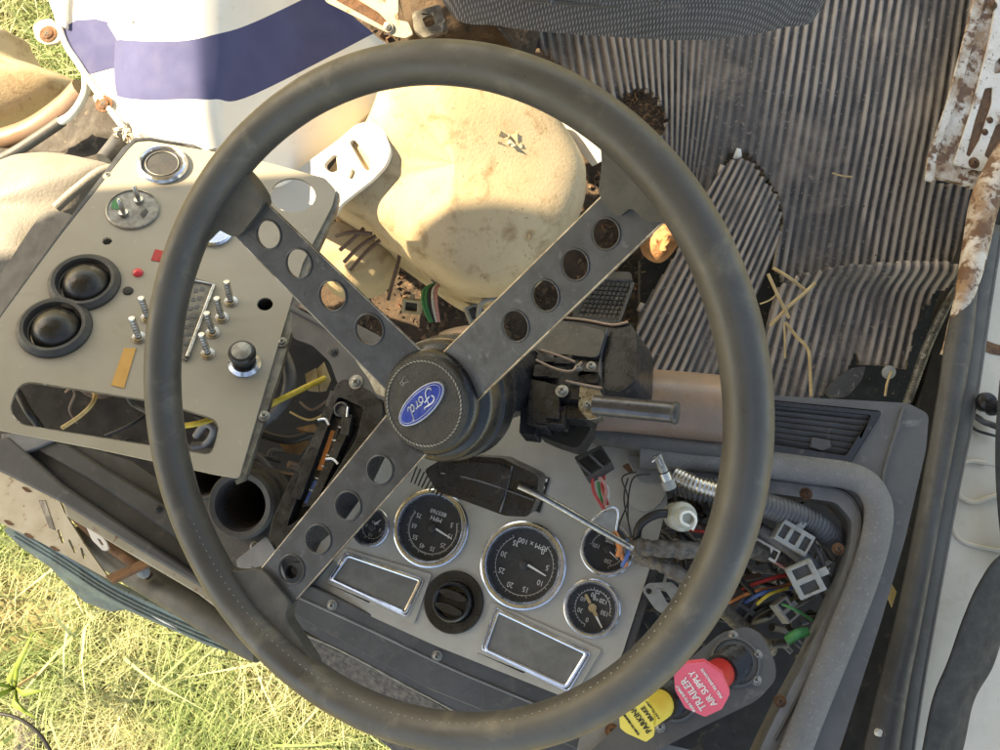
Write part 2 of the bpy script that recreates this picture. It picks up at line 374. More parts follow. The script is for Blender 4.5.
def spoke(outer_px, holes_px, gus, hr):
    O = Wp.at(*outer_px, -.004); I = hubc
    u = (O-I).normalized(); w_ = nw.cross(u).normalized(); n = u.cross(w_)
    pl = Plane(o=I, n=n, u=u)
    Lg = (O-I).length
    hw = .0235
    outl = [(0.0, -hw), (Lg+.012, -hw*.86), (Lg+.012, hw*.86), (0.0, hw)]
    if (pl.v.dot(w_)) < 0: pass
    hs = []
    for k, (x, y) in enumerate(holes_px):
        a, b = pl.loc(pl.at(x, y)); hs.append(circ(a, b*.35, hr[0]+(hr[1]-hr[0])*k/3, 28))
    v, f = slab_vf(pl, outl, .0035, hs)
    sp = link('spoke', v, f, MT['spoke_metal'], wheel, bevel=.0006)
    for h in hs:                      # pressed lip round every hole
        v, f = tube_vf([pl.pt(x, y, .0002) for x, y in h], .0008, 6, closed=True)
        link('hole_lip', v, f, MT['edge_metal'] if 0 else MT['spoke_metal'], sp)
    mb = MB()
    for s in (-1, 1):                 # bare folded edges
        mb.add(tube_vf([pl.pt(.02, s*hw, -.001), pl.pt(Lg+.012, s*hw*.86, -.001)], .0011, 6))
    mb.build('spoke_edge', MT['edge_metal'], sp)
    gp = [pl.loc(pl.at(*q)) for q in gus]
    gp = rounded(gp, .012, 4)
    v, f = slab_vf(pl, gp, .013, off=.005)
    link('spoke_pad', v, f, MT['gusset'], wheel, bevel=.004, seg=3)
    return pl
spoke((222, 192), [(271, 231), (302, 259), (337, 290), (376, 321)], [(218, 158), (236, 160), (252, 176), (270, 202), (240, 240), (218, 226), (200, 246), (178, 250), (190, 200)], (.0118, .0128))
spoke((636, 205), [(605, 233), (575, 265), (547, 298), (518, 330)], [(600, 120), (606, 165), (600, 196), (622, 218), (634, 206), (648, 222), (672, 222), (698, 240), (680, 190), (640, 140)], (.0105, .0118))
spoke((258, 608), [(292, 570), (320, 541), (351, 509), (384, 474)], [(212, 560), (240, 572), (264, 565), (294, 602), (288, 616), (322, 668), (285, 668), (230, 610)], (.0125, .0118))
hub = lathe('hub', Cw, nw, [(.036, -.031), (.0395, -.033), (.0425, -.038), (.0425, -.043), (.0475, -.0455), (.0500, -.050), (.0500, -.066), (.0525, -.068), (.0530, -.086), (.050, -.090), (0, -.090)], MT['plastic_black'], wheel, 64, sharp=40)
capc = Cw-nw*.0298
horn = lathe('horn_pad', capc, nw, [(.0372, -.005), (.0380, -.0015), (.0372, .0006), (.0345, .0016), (.031, .0018), (.012, .0034), (0, .0036)], MT['leather'], wheel, 64, sharp=60)
mb = MB()
for i in range(64):
    a = 2*math.pi*i/64; q = Wp.u*math.cos(a)+Wp.v*math.sin(a); t = nw.cross(q)
    mb.add(box_vf(capc+q*.0335+nw*.0020, t+q*.35, q, nw, .0013, .00038, .00045))
mb.build('stitched_ring', MT['stitch'], horn)
# badge: slightly raised blue oval with script lettering
bo = Plane(o=Cw-nw*.0262, n=nw).at(421.5, 404); Bp = Plane(o=bo, n=nw, u=e1); BA, BB = .0250, .0108
v, f = slab_vf(Bp, circ(0, 0, BA, 56, BB), .003, off=.0012); badge = link('badge', v, f, MT['emblem_silver'], wheel, bevel=.0005)
v, f = slab_vf(Bp, circ(0, 0, BA-.0011, 56, BB-.0011), .001, off=.0018); link('badge_field', v, f, MT['emblem_blue'], badge, bevel=.0003)
v, f = tube_vf([Bp.pt(x, y, .0019) for x, y in circ(0, 0, BA-.0026, 56, BB-.0025)], .00022, 6, closed=True)
mb = MB(); mb.add((v, f))
S = lambda pts, rr=.00055: mb.add(tube_vf([Bp.pt(p.x*.001, p.y*.001, .0020) for p in catmull([V((a, b, 0)) for a, b in pts], 6)], rr, 6))
# F (long swash top bar, curled stem, cross bar), o, r, d
S([(-12.5, 1.2), (-13.6, 3.2), (-11.5, 5.4), (-6.5, 5.6), (-2.0, 4.6), (-.5, 5.6)], .0006)
S([(-6.2, 5.0), (-7.4, 1.0), (-9.5, -3.4), (-12.6, -5.2), (-15.4, -3.8), (-15.2, -2.0)], .0006)
S([(-10.8, .4), (-7.5, 1.0), (-4.2, 1.6)], .0005)
S([(-1.6, -.2), (-3.8, -.2), (-5.0, -2.6), (-3.8, -4.4), (-1.6, -3.6), (-.9, -1.2), (-2.0, .3), (-.4, 1.0), (.8, .4)])
S([(1.3, .6), (2.6, .3), (1.4, -2.4), (1.0, -4.2)]); S([(1.4, -2.4), (2.8, -.2), (4.4, .6), (5.2, 0)])
S([(9.8, .0), (7.6, .4), (5.6, -2.0), (6.0, -4.2), (8.0, -3.6), (9.8, -.6)])
S([(13.6, 5.4), (12.4, 5.8), (11.0, 2.0), (9.6, -1.8), (9.2, -4.0), (10.6, -4.4), (12.4, -2.6)], .0005)
mb.build('badge_lettering', MT['emblem_silver'], badge)
mb = MB()
Hc = Plane(o=Cw-nw*.0272, n=nw).at(404, 381); Hp = Plane(o=Hc, n=nw, u=-e1)
S2 = lambda pts: mb.add(tube_vf([Hp.pt(x*.001, y*.001, 0) for x, y in pts], .0003, 5))
S2([(-4, 1), (-1.5, 1), (3, 3), (3, -3), (-1.5, -1), (-4, -1), (-4, 1)]); S2([(-1.5, 1), (-1.5, -1)]); S2([(-3.6, -1), (-3.2, -2.6), (-2.0, -2.6), (-1.8, -1)])
mb.build('horn_symbol', MT['stitch'], horn)

# ================================================================== steering column
colo = Cw-nw*.2
column = thing('steering_column', colo, 'black steering column housing with a bare switch lever behind the wheel hub', 'steering column')
tube('column_tube', [Cw-nw*.088, Cw-nw*.38], .033, MT['plastic_black'], column, 28, 1)
SH = Plane((545, 330, .80), (630, 330, .76), (600, 395, .75))
slab('column_shroud', SH, [(530, 338), (548, 316), (585, 319), (618, 320), (632, 324), (637, 338), (635, 380), (622, 392), (598, 390), (560, 386), (520, 380)], .06, MT['plastic_black'], column, rnd_=.006, bevel=.003)
slab('column_shroud', SH, [(548, 321), (584, 326), (606, 331), (598, 358), (540, 352), (530, 344)], .02, MT['dusty_black'], column, rnd_=.006, bevel=.002, off=.008)
tube('shroud_edge', [SH.at(545, 316, .002), SH.at(585, 320, .002), SH.at(612, 325, .002), SH.at(628, 322, .002)], .0014, MT['column_tan'], column, 6, 3)
tube('shroud_edge', [SH.at(608, 328, .004), SH.at(601, 352, .004), SH.at(600, 380, .004)], .0013, MT['spoke_metal'], column, 6, 3)
SW = Plane((540, 350, .755), (600, 355, .735), (560, 420, .72))
mbx = MB()
for (a, b, c, d, z, t) in ((538, 352, 572, 362, 0, .02), (536, 366, 566, 378, .004, .02), (562, 372, 600, 384, .006, .02), (530, 380, 548, 425, .002, .03), (548, 386, 562, 420, .008, .02), (562, 384, 584, 402, .010, .02), (584, 378, 603, 398, .004, .02), (566, 402, 594, 418, .0, .02), (540, 410, 566, 424, .004, .02), (520, 400, 536, 432, -.004, .02)):
    mbx.add(slab_vf(SW, rounded(px2(SW, [(a, b), (c, b+3), (c-1, d+2), (a-2, d)]), .002), t, off=z))
mbx.build('turn_signal_switch', MT['plastic_black'], column, bevel=.001)
for (x, y, z, rr) in ((562, 391, .014, .0035), (578, 368, .012, .0022), (591, 366, .012, .0026), (587, 405, .010, .0022)):
    screw(column, SW.at(x, y, z), SW.n+V((.1, .1, 0)), rr, MT['zinc'])
for pp in ([(541, 350), (560, 356), (575, 362)], [(536, 360), (556, 369), (572, 371), (582, 362)], [(566, 381), (590, 386), (602, 388)]):
    tube('switch_rail', [SW.at(x, y, .014) for x, y in pp], .0013, MT['column_tan'], column, 6, 4)
L0, L1 = P(594, 405, .700), P(676, 413, .672); ax = (L1-L0).normalized()
lev = tube('switch_lever', [L0, L1], .0088, MT['gunmetal'], column, 24, 1)
lathe('lever_tip', L1, ax, [(.0088, -.003), (.0096, -.002), (.0098, .0), (.0090, .0018), (0, .0022)], MT['spoke_metal'], lev, 24)
slab('lever_mount', Plane((570, 400, .715), (620, 400, .70), (600, 430, .70)), [(580, 385), (598, 388), (602, 396), (600, 418), (588, 420), (578, 408)], .02, MT['old_chrome'], column, rnd_=.003, bevel=.001)
slab('column_clamp', Plane((535, 420, .75), (590, 424, .735), (565, 445, .735)), [(535, 419), (546, 424), (562, 425), (580, 418), (592, 416), (590, 430), (580, 446), (574, 448), (552, 441), (537, 434)], .03, MT['black'], column, rnd_=.002, bevel=.001)
slab('horn_bracket', Plane((350, 340, .78), (395, 370, .74), (370, 400, .76)), [(350, 337), (358, 340), (376, 362), (392, 372), (395, 388), (388, 398), (376, 394), (368, 378), (356, 362)], .006, MT['zinc'], column, rnd_=.003, bevel=.001)

# ================================================================== instrument cluster
CP = Plane((430, 528, .87), (600, 600, .815), (600, 450, .855)); 
cr = CP.turned((600, 680), (335, 577), CP.o)     # lettering runs towards the upper left
cluster = thing('instrument_cluster', CP.at(500, 560), 'pale grey instrument panel with round chrome ringed gauges and two blank plates', 'instrument panel')
G = {'speedometer': (431, 528, 39), 'tachometer': (523, 565, 43.5), 'air_pressure_gauge': (592, 608, 28.5), 'temperature_gauge': (607, 549, 27), 'fuel_gauge': (371, 527, 20)}
def gr(k): x, y, q = G[k]; return q*CP.depth(x, y)/F
hl = []
for k, (x, y, q) in G.items():
    a, b = CP.loc(CP.at(x, y)); hl.append(circ(a, b, gr(k)*.92, 40))
ka, kb = CP.loc(CP.at(454, 602)); hl.append(circ(ka, kb, .022, 32))
slab('panel', CP, [(300, 584), (322, 540), (352, 494), (405, 430), (470, 400), (545, 393), (585, 425), (640, 450), (662, 472), (668, 500), (655, 552), (622, 655), (608, 682), (574, 701), (436, 646)], .004, MT['cluster_grey'], cluster, holes=hl, bevel=.0015, rnd_=.006)
side = slab('panel_edge', CP, [(655, 552), (622, 655), (604, 690), (609, 692), (628, 660), (662, 556)], .035, MT['dash_dark'], cluster, off=-.0045, bevel=.001)
def gauge(k, nums, radius_f, title, needle, wide, nstart, nend, ticks, tsize, extra=None):
    x, y, q = G[k]; R_ = gr(k); c = CP.at(x, y); pl = Plane(o=c, n=CP.n, u=cr.u)
    g = lathe(k, c, CP.n, [(R_*.84, -.009), (R_*.815, .0035), (R_*.845, .0062), (R_*.875, .0048), (R_*.89, .0060), (R_*.915, .0060), (R_*.925, .0044), (R_*.955, .0046), (R_*.965, .0030), (R_*1.0, .0022), (R_, .0)], MT['chrome'], cluster, 64, sharp=25)
    lathe('dial', c, CP.n, [(R_*.85, -.0075), (0, -.0075)], MT['gauge_black'], g, 48)
    mb = MB(); z = -.0070; rf = R_*radius_f
    arc = [pl.pt(rf*math.cos(a), rf*math.sin(a), z) for a in [nstart+(nend-nstart)*i/48 for i in range(49)]]
    mb.add(tube_vf(arc, .00025, 4))
    for i in range(ticks+1):
        a = nstart+(nend-nstart)*i/ticks; l = .0028 if i % 5 == 0 else .0014
        d = pl.u*math.cos(a)+pl.v*math.sin(a); mb.add(box_vf(c+d*(rf+l/2)+CP.n*z, d, CP.n.cross(d), CP.n, l/2, .0002, .0002))
    for i, s in enumerate(nums):
        a = nstart+(nend-nstart)*i/(len(nums)-1)
        text_mb(mb, s, Plane(o=pl.pt((rf-tsize*.75)*math.cos(a), (rf-tsize*.75)*math.sin(a), z), n=CP.n, u=cr.u), tsize, sx=.85)
    for (s, tx, ty, ts) in title:
        text_mb(mb, s, Plane(o=pl.pt(tx*R_, ty*R_, z), n=CP.n, u=cr.u), ts)
    mb.build('dial_marking', MT['white_mark'], g)
    mb = MB(); d = (CP.at(*needle[1])-CP.at(*needle[0])); s0 = CP.at(*needle[0], -.0045); L_ = d.length; d.normalize(); t = CP.n.cross(d)
    mb.add(([s0-t*wide, s0+t*wide, s0+d*L_+t*wide*.5, s0+d*L_-t*wide*.5, s0-t*wide+CP.n*.0008, s0+t*wide+CP.n*.0008, s0+d*L_+t*wide*.5+CP.n*.0008, s0+d*L_-t*wide*.5+CP.n*.0008], [(0, 1, 2, 3), (7, 6, 5, 4), (0, 4, 5, 1), (1, 5, 6, 2), (2, 6, 7, 3), (3, 7, 4, 0)]))
    mb.build('needle', MT['white_mark'], g)
    lathe('needle_hub', c-CP.n*.0075, CP.n, [(.0045 if not extra else .0042, 0), (.0045 if not extra else .0042, .0035), (.002, .0045), (0, .0045)], MT['gauge_black'] if not extra else MT['straw'], g, 20)
    if extra:
        e = CP.n*0; s1 = c-CP.n*.0035-d*.010
        mb = MB(); mb.add(box_vf(s1, d, t, CP.n, .005, .0015, .0005)); mb.add(box_vf(c-CP.n*.0032+d*.004, d, t, CP.n, .005, .0018, .0005)); mb.build('needle_tail', MT['straw'], g)
    return g
A = math.radians
gauge('speedometer', ['5', '15', '25', '35', '45', '55', '65', '75'], .64, [('MPH', 0, -.26, .0068), ('803760', 0, -.43, .0064)], [(436, 529), (452, 539)], .0011, A(-151), A(-383), 70, .0072)
gauge('tachometer', ['0', '5', '10', '15', '20', '25', '30', '35'], .68, [('RPM x 100', -.04, -.52, .0074)], [(528, 565), (546, 576)], .0012, A(-126), A(-410), 35, .0082)
gauge('air_pressure_gauge', ['0', '30', '60', '90', '120', '150'], .62, [('AIR', 0, -.32, .004), ('PSI', 0, -.56, .004)], [(592, 608), (602, 628)], .0014, A(82), A(-184), 25, .0066, True)
gauge('temperature_gauge', ['100', '150', '200', '250'], .60, [('TEMP', 0, -.30, .004)], [(607, 549), (618, 560)], .0007, A(0), A(-250), 30, .0062)
gauge('fuel_gauge', ['E', '1/2', 'F'], .55, [('FUEL', 0, -.25, .004)], [(371, 527), (381, 520)], .0007, A(180), A(0), 8, .005)
def plate(poly, inner, dot=None):
    p = slab('blank_plate', CP, poly, .002, MT['cluster_grey'], cluster, off=.0022, rnd_=.003, bevel=.0006)
    pts = [CP.at(x, y, .0032) for x, y in inner]
    rp = [V(CP.pt(*q, .0035)) for q in rounded([CP.loc(w_) for w_ in pts], .004)]
    v, f = tube_vf(rp, .0022, 8, closed=True); link('chrome_frame', v, f, MT['chrome'], p)
    slab('plate_insert', CP, inner, .002, MT['blank_grey'], p, off=.0036, rnd_=.004, bevel=.0003)
    cx, cy = [sum(q[i] for q in inner)/4 for i in (0, 1)]
    big = [(cx+(x-cx)*1.07+0, cy+(y-cy)*1.11) for x, y in inner]
    rp = [V(CP.pt(*q, .0028)) for q in rounded([CP.loc(CP.at(x, y, .0028)) for x, y in big], .004)]
    v, f = tube_vf(rp, .0011, 8, closed=True); link('chrome_frame', v, f, MT['chrome'], p)
    return p
plate([(343, 548), (432, 574), (414, 624), (326, 583)], [(348, 555), (421, 580), (405, 613), (332, 579)])
p2 = plate([(491, 602), (602, 650), (574, 696), (475, 652)], [(498, 611), (587, 653), (566, 687), (485, 649)])
kc = CP.at(454, 602)
kn = lathe('headlamp_switch', kc, CP.n, [(.0225, -.006), (.0225, .003), (.0310, .004), (.0320, .0025), (.0322, 0)], MT['knob_black'], cluster, 48)
kr = lathe('switch_knob', kc, CP.n, [(.0225, -.004), (.0225, -.0035), (0, -.0035)], MT['black'], kn, 40)
kr2 = lathe('knob_ring', kc, CP.n, [(.0205, -.003), (.0205, .010), (.0185, .0125), (.0165, .0105), (.0160, .004), (0, .004)], MT['knob_black'], kn, 40)
for s in (-1, 1):
    pl = Plane(o=kc, n=CP.n, u=cr.u); mb = MB()
    v, f = slab_vf(pl, circ(0, s*.0072, .0155, 24, .0042), .012, off=.0135); link('knob_fin', v, f, MT['knob_black'], kn, bevel=.0015)
# warning sticker beside the fuse cover
ST = Plane(o=CP.at(535, 486, .0012), n=CP.n, u=cr.v)
mb = MB(); mb.add(slab_vf(CP, px2(CP, [(529, 471), (550, 478), (540, 513), (520, 504)], .0004), .0004, off=.0012))
mb.build('warning_sticker', MT['black'], cluster)
mb = MB()
for i in range(4):
    for j in range(6):
        if rnd.random() < .85:
            q = CP.at(541-2.4*i+(j-2.5)*2.2, 478+7.5*i+(j-2.5)*.9, .0014); mb.add(box_vf(q, cr.u, cr.v, CP.n, .0006+.0004*rnd.random(), .0013+.0006*rnd.random(), .0001))
mb.build('sticker_print', MT['white_mark'], cluster)
slab('bulge', CP, [(625, 470), (640, 462), (660, 466), (668, 482), (664, 500), (650, 512), (632, 508), (624, 490)], .01, MT['cluster_grey'], cluster, off=.012, rnd_=.008, bevel=.004, seg=3)
slab('dirt_patch', CP, [(622, 466), (632, 461), (642, 462), (640, 468), (630, 474)], .001, MT['rust'], cluster, off=.0127, rnd_=.002, bevel=.0003)

# fuse cover with rod
RB = Plane((445, 480, .775), (530, 480, .76), (490, 510, .765))
fuse = thing('fuse_cover', RB.at(490, 485), 'glossy black box cover lying across the top of the gauges', 'box')
slab('cover', RB, [(424, 470), (440, 460), (468, 456), (502, 458), (539, 476), (536, 500), (528, 517), (505, 516), (462, 500), (437, 492)], .05, MT['plastic_black'], fuse, rnd_=.004, bevel=.003, seg=3)
slab('raised_lid', RB, [(446, 466), (470, 462), (500, 464), (512, 470), (506, 490), (500, 504), (470, 494), (444, 486)], .004, MT['plastic_black'], fuse, rnd_=.004, bevel=.0015, off=.004)
tube('lid_crease', [RB.at(512, 466, .002), RB.at(506, 492, .002), RB.at(500, 512, .002)], .001, MT['loom_grey'], fuse, 6, 3)
tube('lid_crease', [RB.at(441, 473, .002), RB.at(480, 481, .004), RB.at(534, 500, .002)], .0008, MT['loom_grey'], fuse, 6, 3)
mb = MB()
for i in range(9):
    a = CP.at(411+i*3.6, 482+i*1.8, .010); b = CP.at(417+i*3.6, 466+i*3.0, .020); mb.add(tube_vf([a, b], .0009, 5))
mb.build('rubber_comb', MT['black'], fuse)
rod = thing('metal_rod', P(575, 515, .76), 'polished metal rod slanting from the black box cover to the wires', 'rod')
tube('rod', [P(519, 486, .755), P(545, 498, .75), P(590, 524, .755), P(632, 548, .765)], .0034, MT['old_chrome'], rod, 16, 4)
tube('rod_groove', [P(522, 486, .7505), P(545, 497, .7455), P(590, 523, .7505), P(630, 546, .7605)], .0012, MT['spoke_metal'], rod, 8, 4)
props(tube('wire_clip', [P(x, y, d) for x, y, d in ((590, 522, .77), (606, 509, .765), (615, 508, .765), (618, 514, .765), (616, 530, .77), (614, 540, .77))], .0011, MT['chrome'], None, 8), 'thin bent bright wire clip above the metal rod', 'wire clip')
slb = slab('plastic_tab', Plane((590, 520, .785), (616, 510, .78), (616, 538, .78)), [(590, 524), (606, 511), (617, 512), (614, 540)], .0015, MT['grey_conn'], None, rnd_=.002); props(slb, 'grey triangular plastic tab under the thin wire clip', 'tab')

# unplugged connector with coloured leads
K = Plane((578, 455, .79), (610, 455, .78), (590, 478, .775)).turned((578, 462), (605, 448))
con = thing('wiring_connector', K.at(594, 462), 'dark square plug with red and white leads lying on the grey panel', 'connector')
slab('plug', K, [(574, 457), (601, 445), (612, 462), (586, 478)], .018, MT['dusty_black'], con, rnd_=.002, bevel=.001)
for a, b in (((579, 460), (592, 472)), ((592, 453), (605, 465))):
    slab('socket', K, [(a[0], a[1]), (a[0]+8, a[1]-4), (b[0]+6, b[1]-4), (b[0], b[1])], .003, MT['black'], con, off=.0012, bevel=.0003)
    tube('socket_rail', [K.at(a[0]-2, a[1]+2, .002), K.at(b[0]-2, b[1]+2, .002)], .0012, MT['loom_grey'], con, 6, 1)
for i, (c_, pts) in enumerate((('w_red', [(592, 476), (594, 492), (602, 506), (606, 513)]), ('w_pink', [(596, 474), (605, 485), (605, 500), (603, 512)]), ('w_red', [(604, 468), (604, 478), (602, 486), (608, 505)]), ('w_white', [(600, 470), (604, 483), (608, 490), (607, 510)]), ('w_green', [(598, 482), (600, 495), (603, 505)]))):
    tube('lead', [P(x, y, .785+.004*i) for x, y in pts], .0016, MT[c_], con, 8)
for k, pts in enumerate(([(628, 478), (624, 500), (632, 540), (630, 560)], [(650, 474), (632, 480), (628, 520), (636, 548)], [(622, 560), (618, 530), (628, 500), (622, 478), (636, 472)])):
    props(tube('thin_wire', [P(x, y, .80-.003*k) for x, y in pts], .0008, MT['w_black'], None, 6), ('thin black wire crossing the grey bulge of the instrument panel', 'loose thin wire hooked over the edge of the grey bulge', 'thin wire looping beside the metal rod end')[k], 'wire')

# ================================================================== dash surround on the right
DF = Plane((620, 400, .83), (920, 420, .79), (800, 740, .735))
dash = thing('dash_surround', DF.at(850, 480), 'worn blue grey dashboard surround with louvred vent and rounded square opening', 'dashboard')
openp = [(628, 478), (700, 470), (760, 476), (838, 487), (866, 504), (868, 525), (858, 572), (828, 650), (790, 740), (750, 830), (560, 830), (606, 694), (662, 556), (668, 500)]
outp = [(560, 400), (600, 385), (640, 388), (780, 397), (912, 403), (929, 414), (926, 450), (905, 540), (880, 625), (840, 740), (800, 840), (740, 900), (520, 900), (560, 760), (606, 694), (668, 500), (600, 440)]
def recess(): return openp
vent_open = [(770, 402), (880, 412), (848, 461), (768, 449)]
slab('fascia', DF, [(560, 400), (600, 388), (640, 388), (780, 396), (908, 403), (929, 414), (926, 450), (905, 540), (880, 625), (843, 740), (800, 860), (775, 850), (826, 700), (858, 610), (884, 530), (890, 500), (880, 480), (846, 468), (770, 458), (660, 446), (590, 440)], .10, MT['dash_grey'], dash, rnd_=.006, bevel=.004, seg=3, ph=[[(762, 399), (883, 411), (850, 464), (760, 451)]])
# raised ridge following the opening
rid = catmull([DF.at(x, y, .004) for x, y in ((640, 455), (720, 459), (800, 469), (856, 478), (876, 498), (878, 525), (866, 572), (838, 645), (806, 724), (765, 830))], 8)
v, f = tube_vf(rid, .0135, 16, flat=.55, up=DF.n); link('raised_ridge', v, f, MT['dash_ridge'], dash, sharp=60)
# recessed flange inside it
IN = Plane(o=DF.o-DF.n*.012, n=DF.n)
slab('recessed_flange', IN, [(625, 455), (720, 462), (800, 472), (850, 480), (872, 498), (874, 525), (862, 572), (833, 645), (800, 724), (755, 830), (722, 830), (776, 716), (806, 660), (838, 590), (852, 540), (852, 520), (836, 502), (760, 492), (640, 482)], .035, MT['dash_light'], dash, rnd_=.006, bevel=.002)
tube('flange_step', [IN.at(x, y, .001) for x, y in ((640, 467), (720, 473), (800, 483), (842, 491), (858, 508), (860, 530), (850, 570), (822, 650), (775, 740))], .0016, MT['dash_grey'], dash, 8, 6, up=DF.n)
for x, y in ((806, 494), (838, 549), (780, 701), (719, 470)):
    screw(dash, IN.at(x, y, .0005), DF.n, .0035, MT['rust'], 'rusty_screw')
tube('top_roll', [DF.at(x, y, -.012) for x, y in ((572, 408), (620, 406), (690, 411), (735, 416), (757, 418))], .040, MT['column_tan'], dash, 28, 5)  # tan colour carries the warm light falling on the grey roll
tube('lower_roll', [DF.at(x, y, .004) for x, y in ((585, 432), (640, 442), (700, 450), (770, 455))], .010, MT['dash_grey'], dash, 16, 5)
VP = Plane(o=DF.o+DF.n*.0012, n=DF.n).turned((770, 404), (880, 413))
vent = slab('vent', VP, [(764, 400), (882, 412), (850, 463), (762, 450)], .02, MT['plastic_black'], dash, rnd_=.003, off=.001, bevel=.001, ph=[[(772, 405), (872, 415), (846, 456), (770, 444)]])
slab('vent_back', VP, [(768, 404), (876, 414), (848, 458), (766, 446)], .01, MT['black'], vent, off=-.022)
mb = MB()
for i in range(7):
    t = (i+.5)/7; y0 = 405+t*39; x1 = 872-t*26; y1 = 415+t*41
    a, b = VP.at(771, y0, -.005), VP.at(x1, y1, -.005); d = (b-a); tt = (VP.n.cross(d)).normalized()+VP.n*.7
    mb.add(box_vf((a+b)/2, d, tt, d.cross(tt), d.length/2, .0036, .0007))
mb.build('louvre', MT['dusty_black'], vent)
for x0, y0, x1, y1 in ((800, 408, 795, 448), (835, 412, 824, 452)):
    a, b = VP.at(x0, y0, -.012), VP.at(x1, y1, -.012); tube('louvre_link', [a, b], .002, MT['plastic_black'], vent, 6, 1)
slab('louvre_clip', VP, [(812, 437), (830, 440), (832, 447), (822, 451), (810, 447)], .006, MT['dusty_black'], vent, off=-.001)
tube('pad_seam', [DF.at(x, y, .003) for x, y in ((903, 407), (893, 440), (884, 470), (882, 492))], .0014, MT['dash_dark'], dash, 6, 5)
tube('pad_seam', [DF.at(x, y, .001) for x, y in ((882, 492), (886, 520), (868, 590), (840, 660), (805, 750), (770, 840))], .0013, MT['dash_dark'], dash, 6, 5)

# backing sheet behind the dashboard, its black colour stands for deep shade
back = slab('dash_cavity', Plane((600, 500, 1.06), (900, 500, 1.06), (700, 700, 1.04)), [(600, 440), (880, 470), (850, 720), (760, 900), (500, 900), (560, 650)], .01, MT['shade_and_grime']); props(back, 'dirty bulkhead coloured shade dark deep inside the dashboard opening', 'bulkhead')

# ---- loose looms and plugs in the opening
def wire(pts, rr, m, label, name='loose_wire', cat='wire', group=None, n=8, **k):
    return props(tube(name, [P(*q) for q in (catmull([V(w_) for w_ in pts], 6) if m == 'tape_loom' else pts)], (lambda t: rr*(1+.16*noise.noise(V((t*26, rr*900, 0)))+.05*math.sin(t*90))) if m == 'tape_loom' else rr, MT[m], None, n, 7, **k), label, cat, group)
def corr(name, pts, rr, m, label, pitch=.0042):
    p = catmull([P(*q) for q in pts], 40); L_ = sum((p[i+1]-p[i]).length for i in range(len(p)-1)); N_ = int(L_/pitch*4)
    acc = [0]
    for i in range(len(p)-1): acc.append(acc[-1]+(p[i+1]-p[i]).length)
    q = []; j = 0
    for i in range(N_+1):
        s = L_*i/N_
        while j < len(acc)-2 and acc[j+1] < s: j += 1
        t = (s-acc[j])/max(1e-9, acc[j+1]-acc[j]); q.append(p[j].lerp(p[j+1], t))
    v, f = tube_vf(q, lambda t: rr*(1 if int(round(t*N_)) % 4 < 2 else .86), 16)
    return props(link(name, v, f, MT[m], sharp=60), label, 'hose')
corr('corrugated_conduit', [(680, 484, .80), (700, 489, .79), (735, 494, .785), (765, 505, .785), (800, 517, .79), (826, 532, .80), (838, 552, .84)], .0125, 'loom_grey', 'fat grey corrugated conduit running under the rusty screw of the dash opening')
corr('corrugated_conduit', [(676, 476, .79), (700, 486, .775), (740, 497, .77)], .0088, 'old_chrome', 'short shiny ribbed conduit above the cloudy plastic cap', .0036)
wire([(628, 546, .79), (650, 548, .775), (690, 550, .775), (740, 548, .79), (790, 560, .83)], .0085, 'tape_loom', 'grimy taped loom running level from the rod end', 'taped_loom', 'wiring loom', n=12)
wire([(636, 556, .80), (665, 566, .785), (700, 590, .79), (740, 625, .83), (770, 650, .88)], .0078, 'tape_loom', 'grimy taped loom sloping down behind the wheel rim', 'taped_loom', 'wiring loom', n=12)
wire([(636, 545, .79), (640, 525, .775), (658, 514, .77), (680, 515, .775)], .0042, 'w_black', 'black hose curling over the cloudy plastic cap', 'rubber_hose', 'hose')
wire([(760, 530, .80), (790, 548, .79), (820, 575, .80), (845, 610, .86)], .0075, 'loom_grey', 'smooth grey loom passing beneath the white plug', 'taped_loom', 'wiring loom', n=12)
wire([(745, 520, .82), (780, 540, .81), (808, 560, .82), (830, 600, .86)], .006, 'w_black', 'black loom beneath the white plug, thinner than the grey one', 'taped_loom', 'wiring loom', n=12)
cap = lathe('plastic_dome', P(684, 517, .765), V((.2, .1, 1)), [(.013, -.02), (.0145, -.004), (.0135, 0), (.010, .002), (.0095, .008), (.007, .008), (.0065, .004), (0, .004)], MT['cloudy_plastic'], None, 28); props(cap, 'cloudy greenish plastic cap among the wires beside the grey bulge', 'cap')
tube('loop', [P(x, y, .745) for x, y in ((692, 530), (696, 520), (690, 512), (682, 514), (682, 522), (690, 526))], .0014, MT['white_mark'], cap, 6)
bulb = thing('indicator_bulb', P(660, 470, .77), 'small glass bulb in a white socket standing above the cloudy cap', 'bulb')
b0, b1, b2, b3 = P(657, 455, .765), P(664, 472, .765), P(670, 488, .768), P(676, 500, .79)
tube('glass', [b0, b1], .0045, MT['clear_lens'], bulb, 12, 1); tube('base', [b1, b1.lerp(b2, .5)], .0058, MT['old_chrome'], bulb, 12, 1); tube('socket', [b1.lerp(b2, .5), b2], .0065, MT['grey_conn'], bulb, 12, 1); tube('lead', [b2, b3], .0016, MT['w_black'], bulb, 6, 1)
tube('filament_wire', [P(652, 462, .76), P(657, 458, .758), P(662, 466, .756)], .0009, MT['chrome'], bulb, 6, 3)
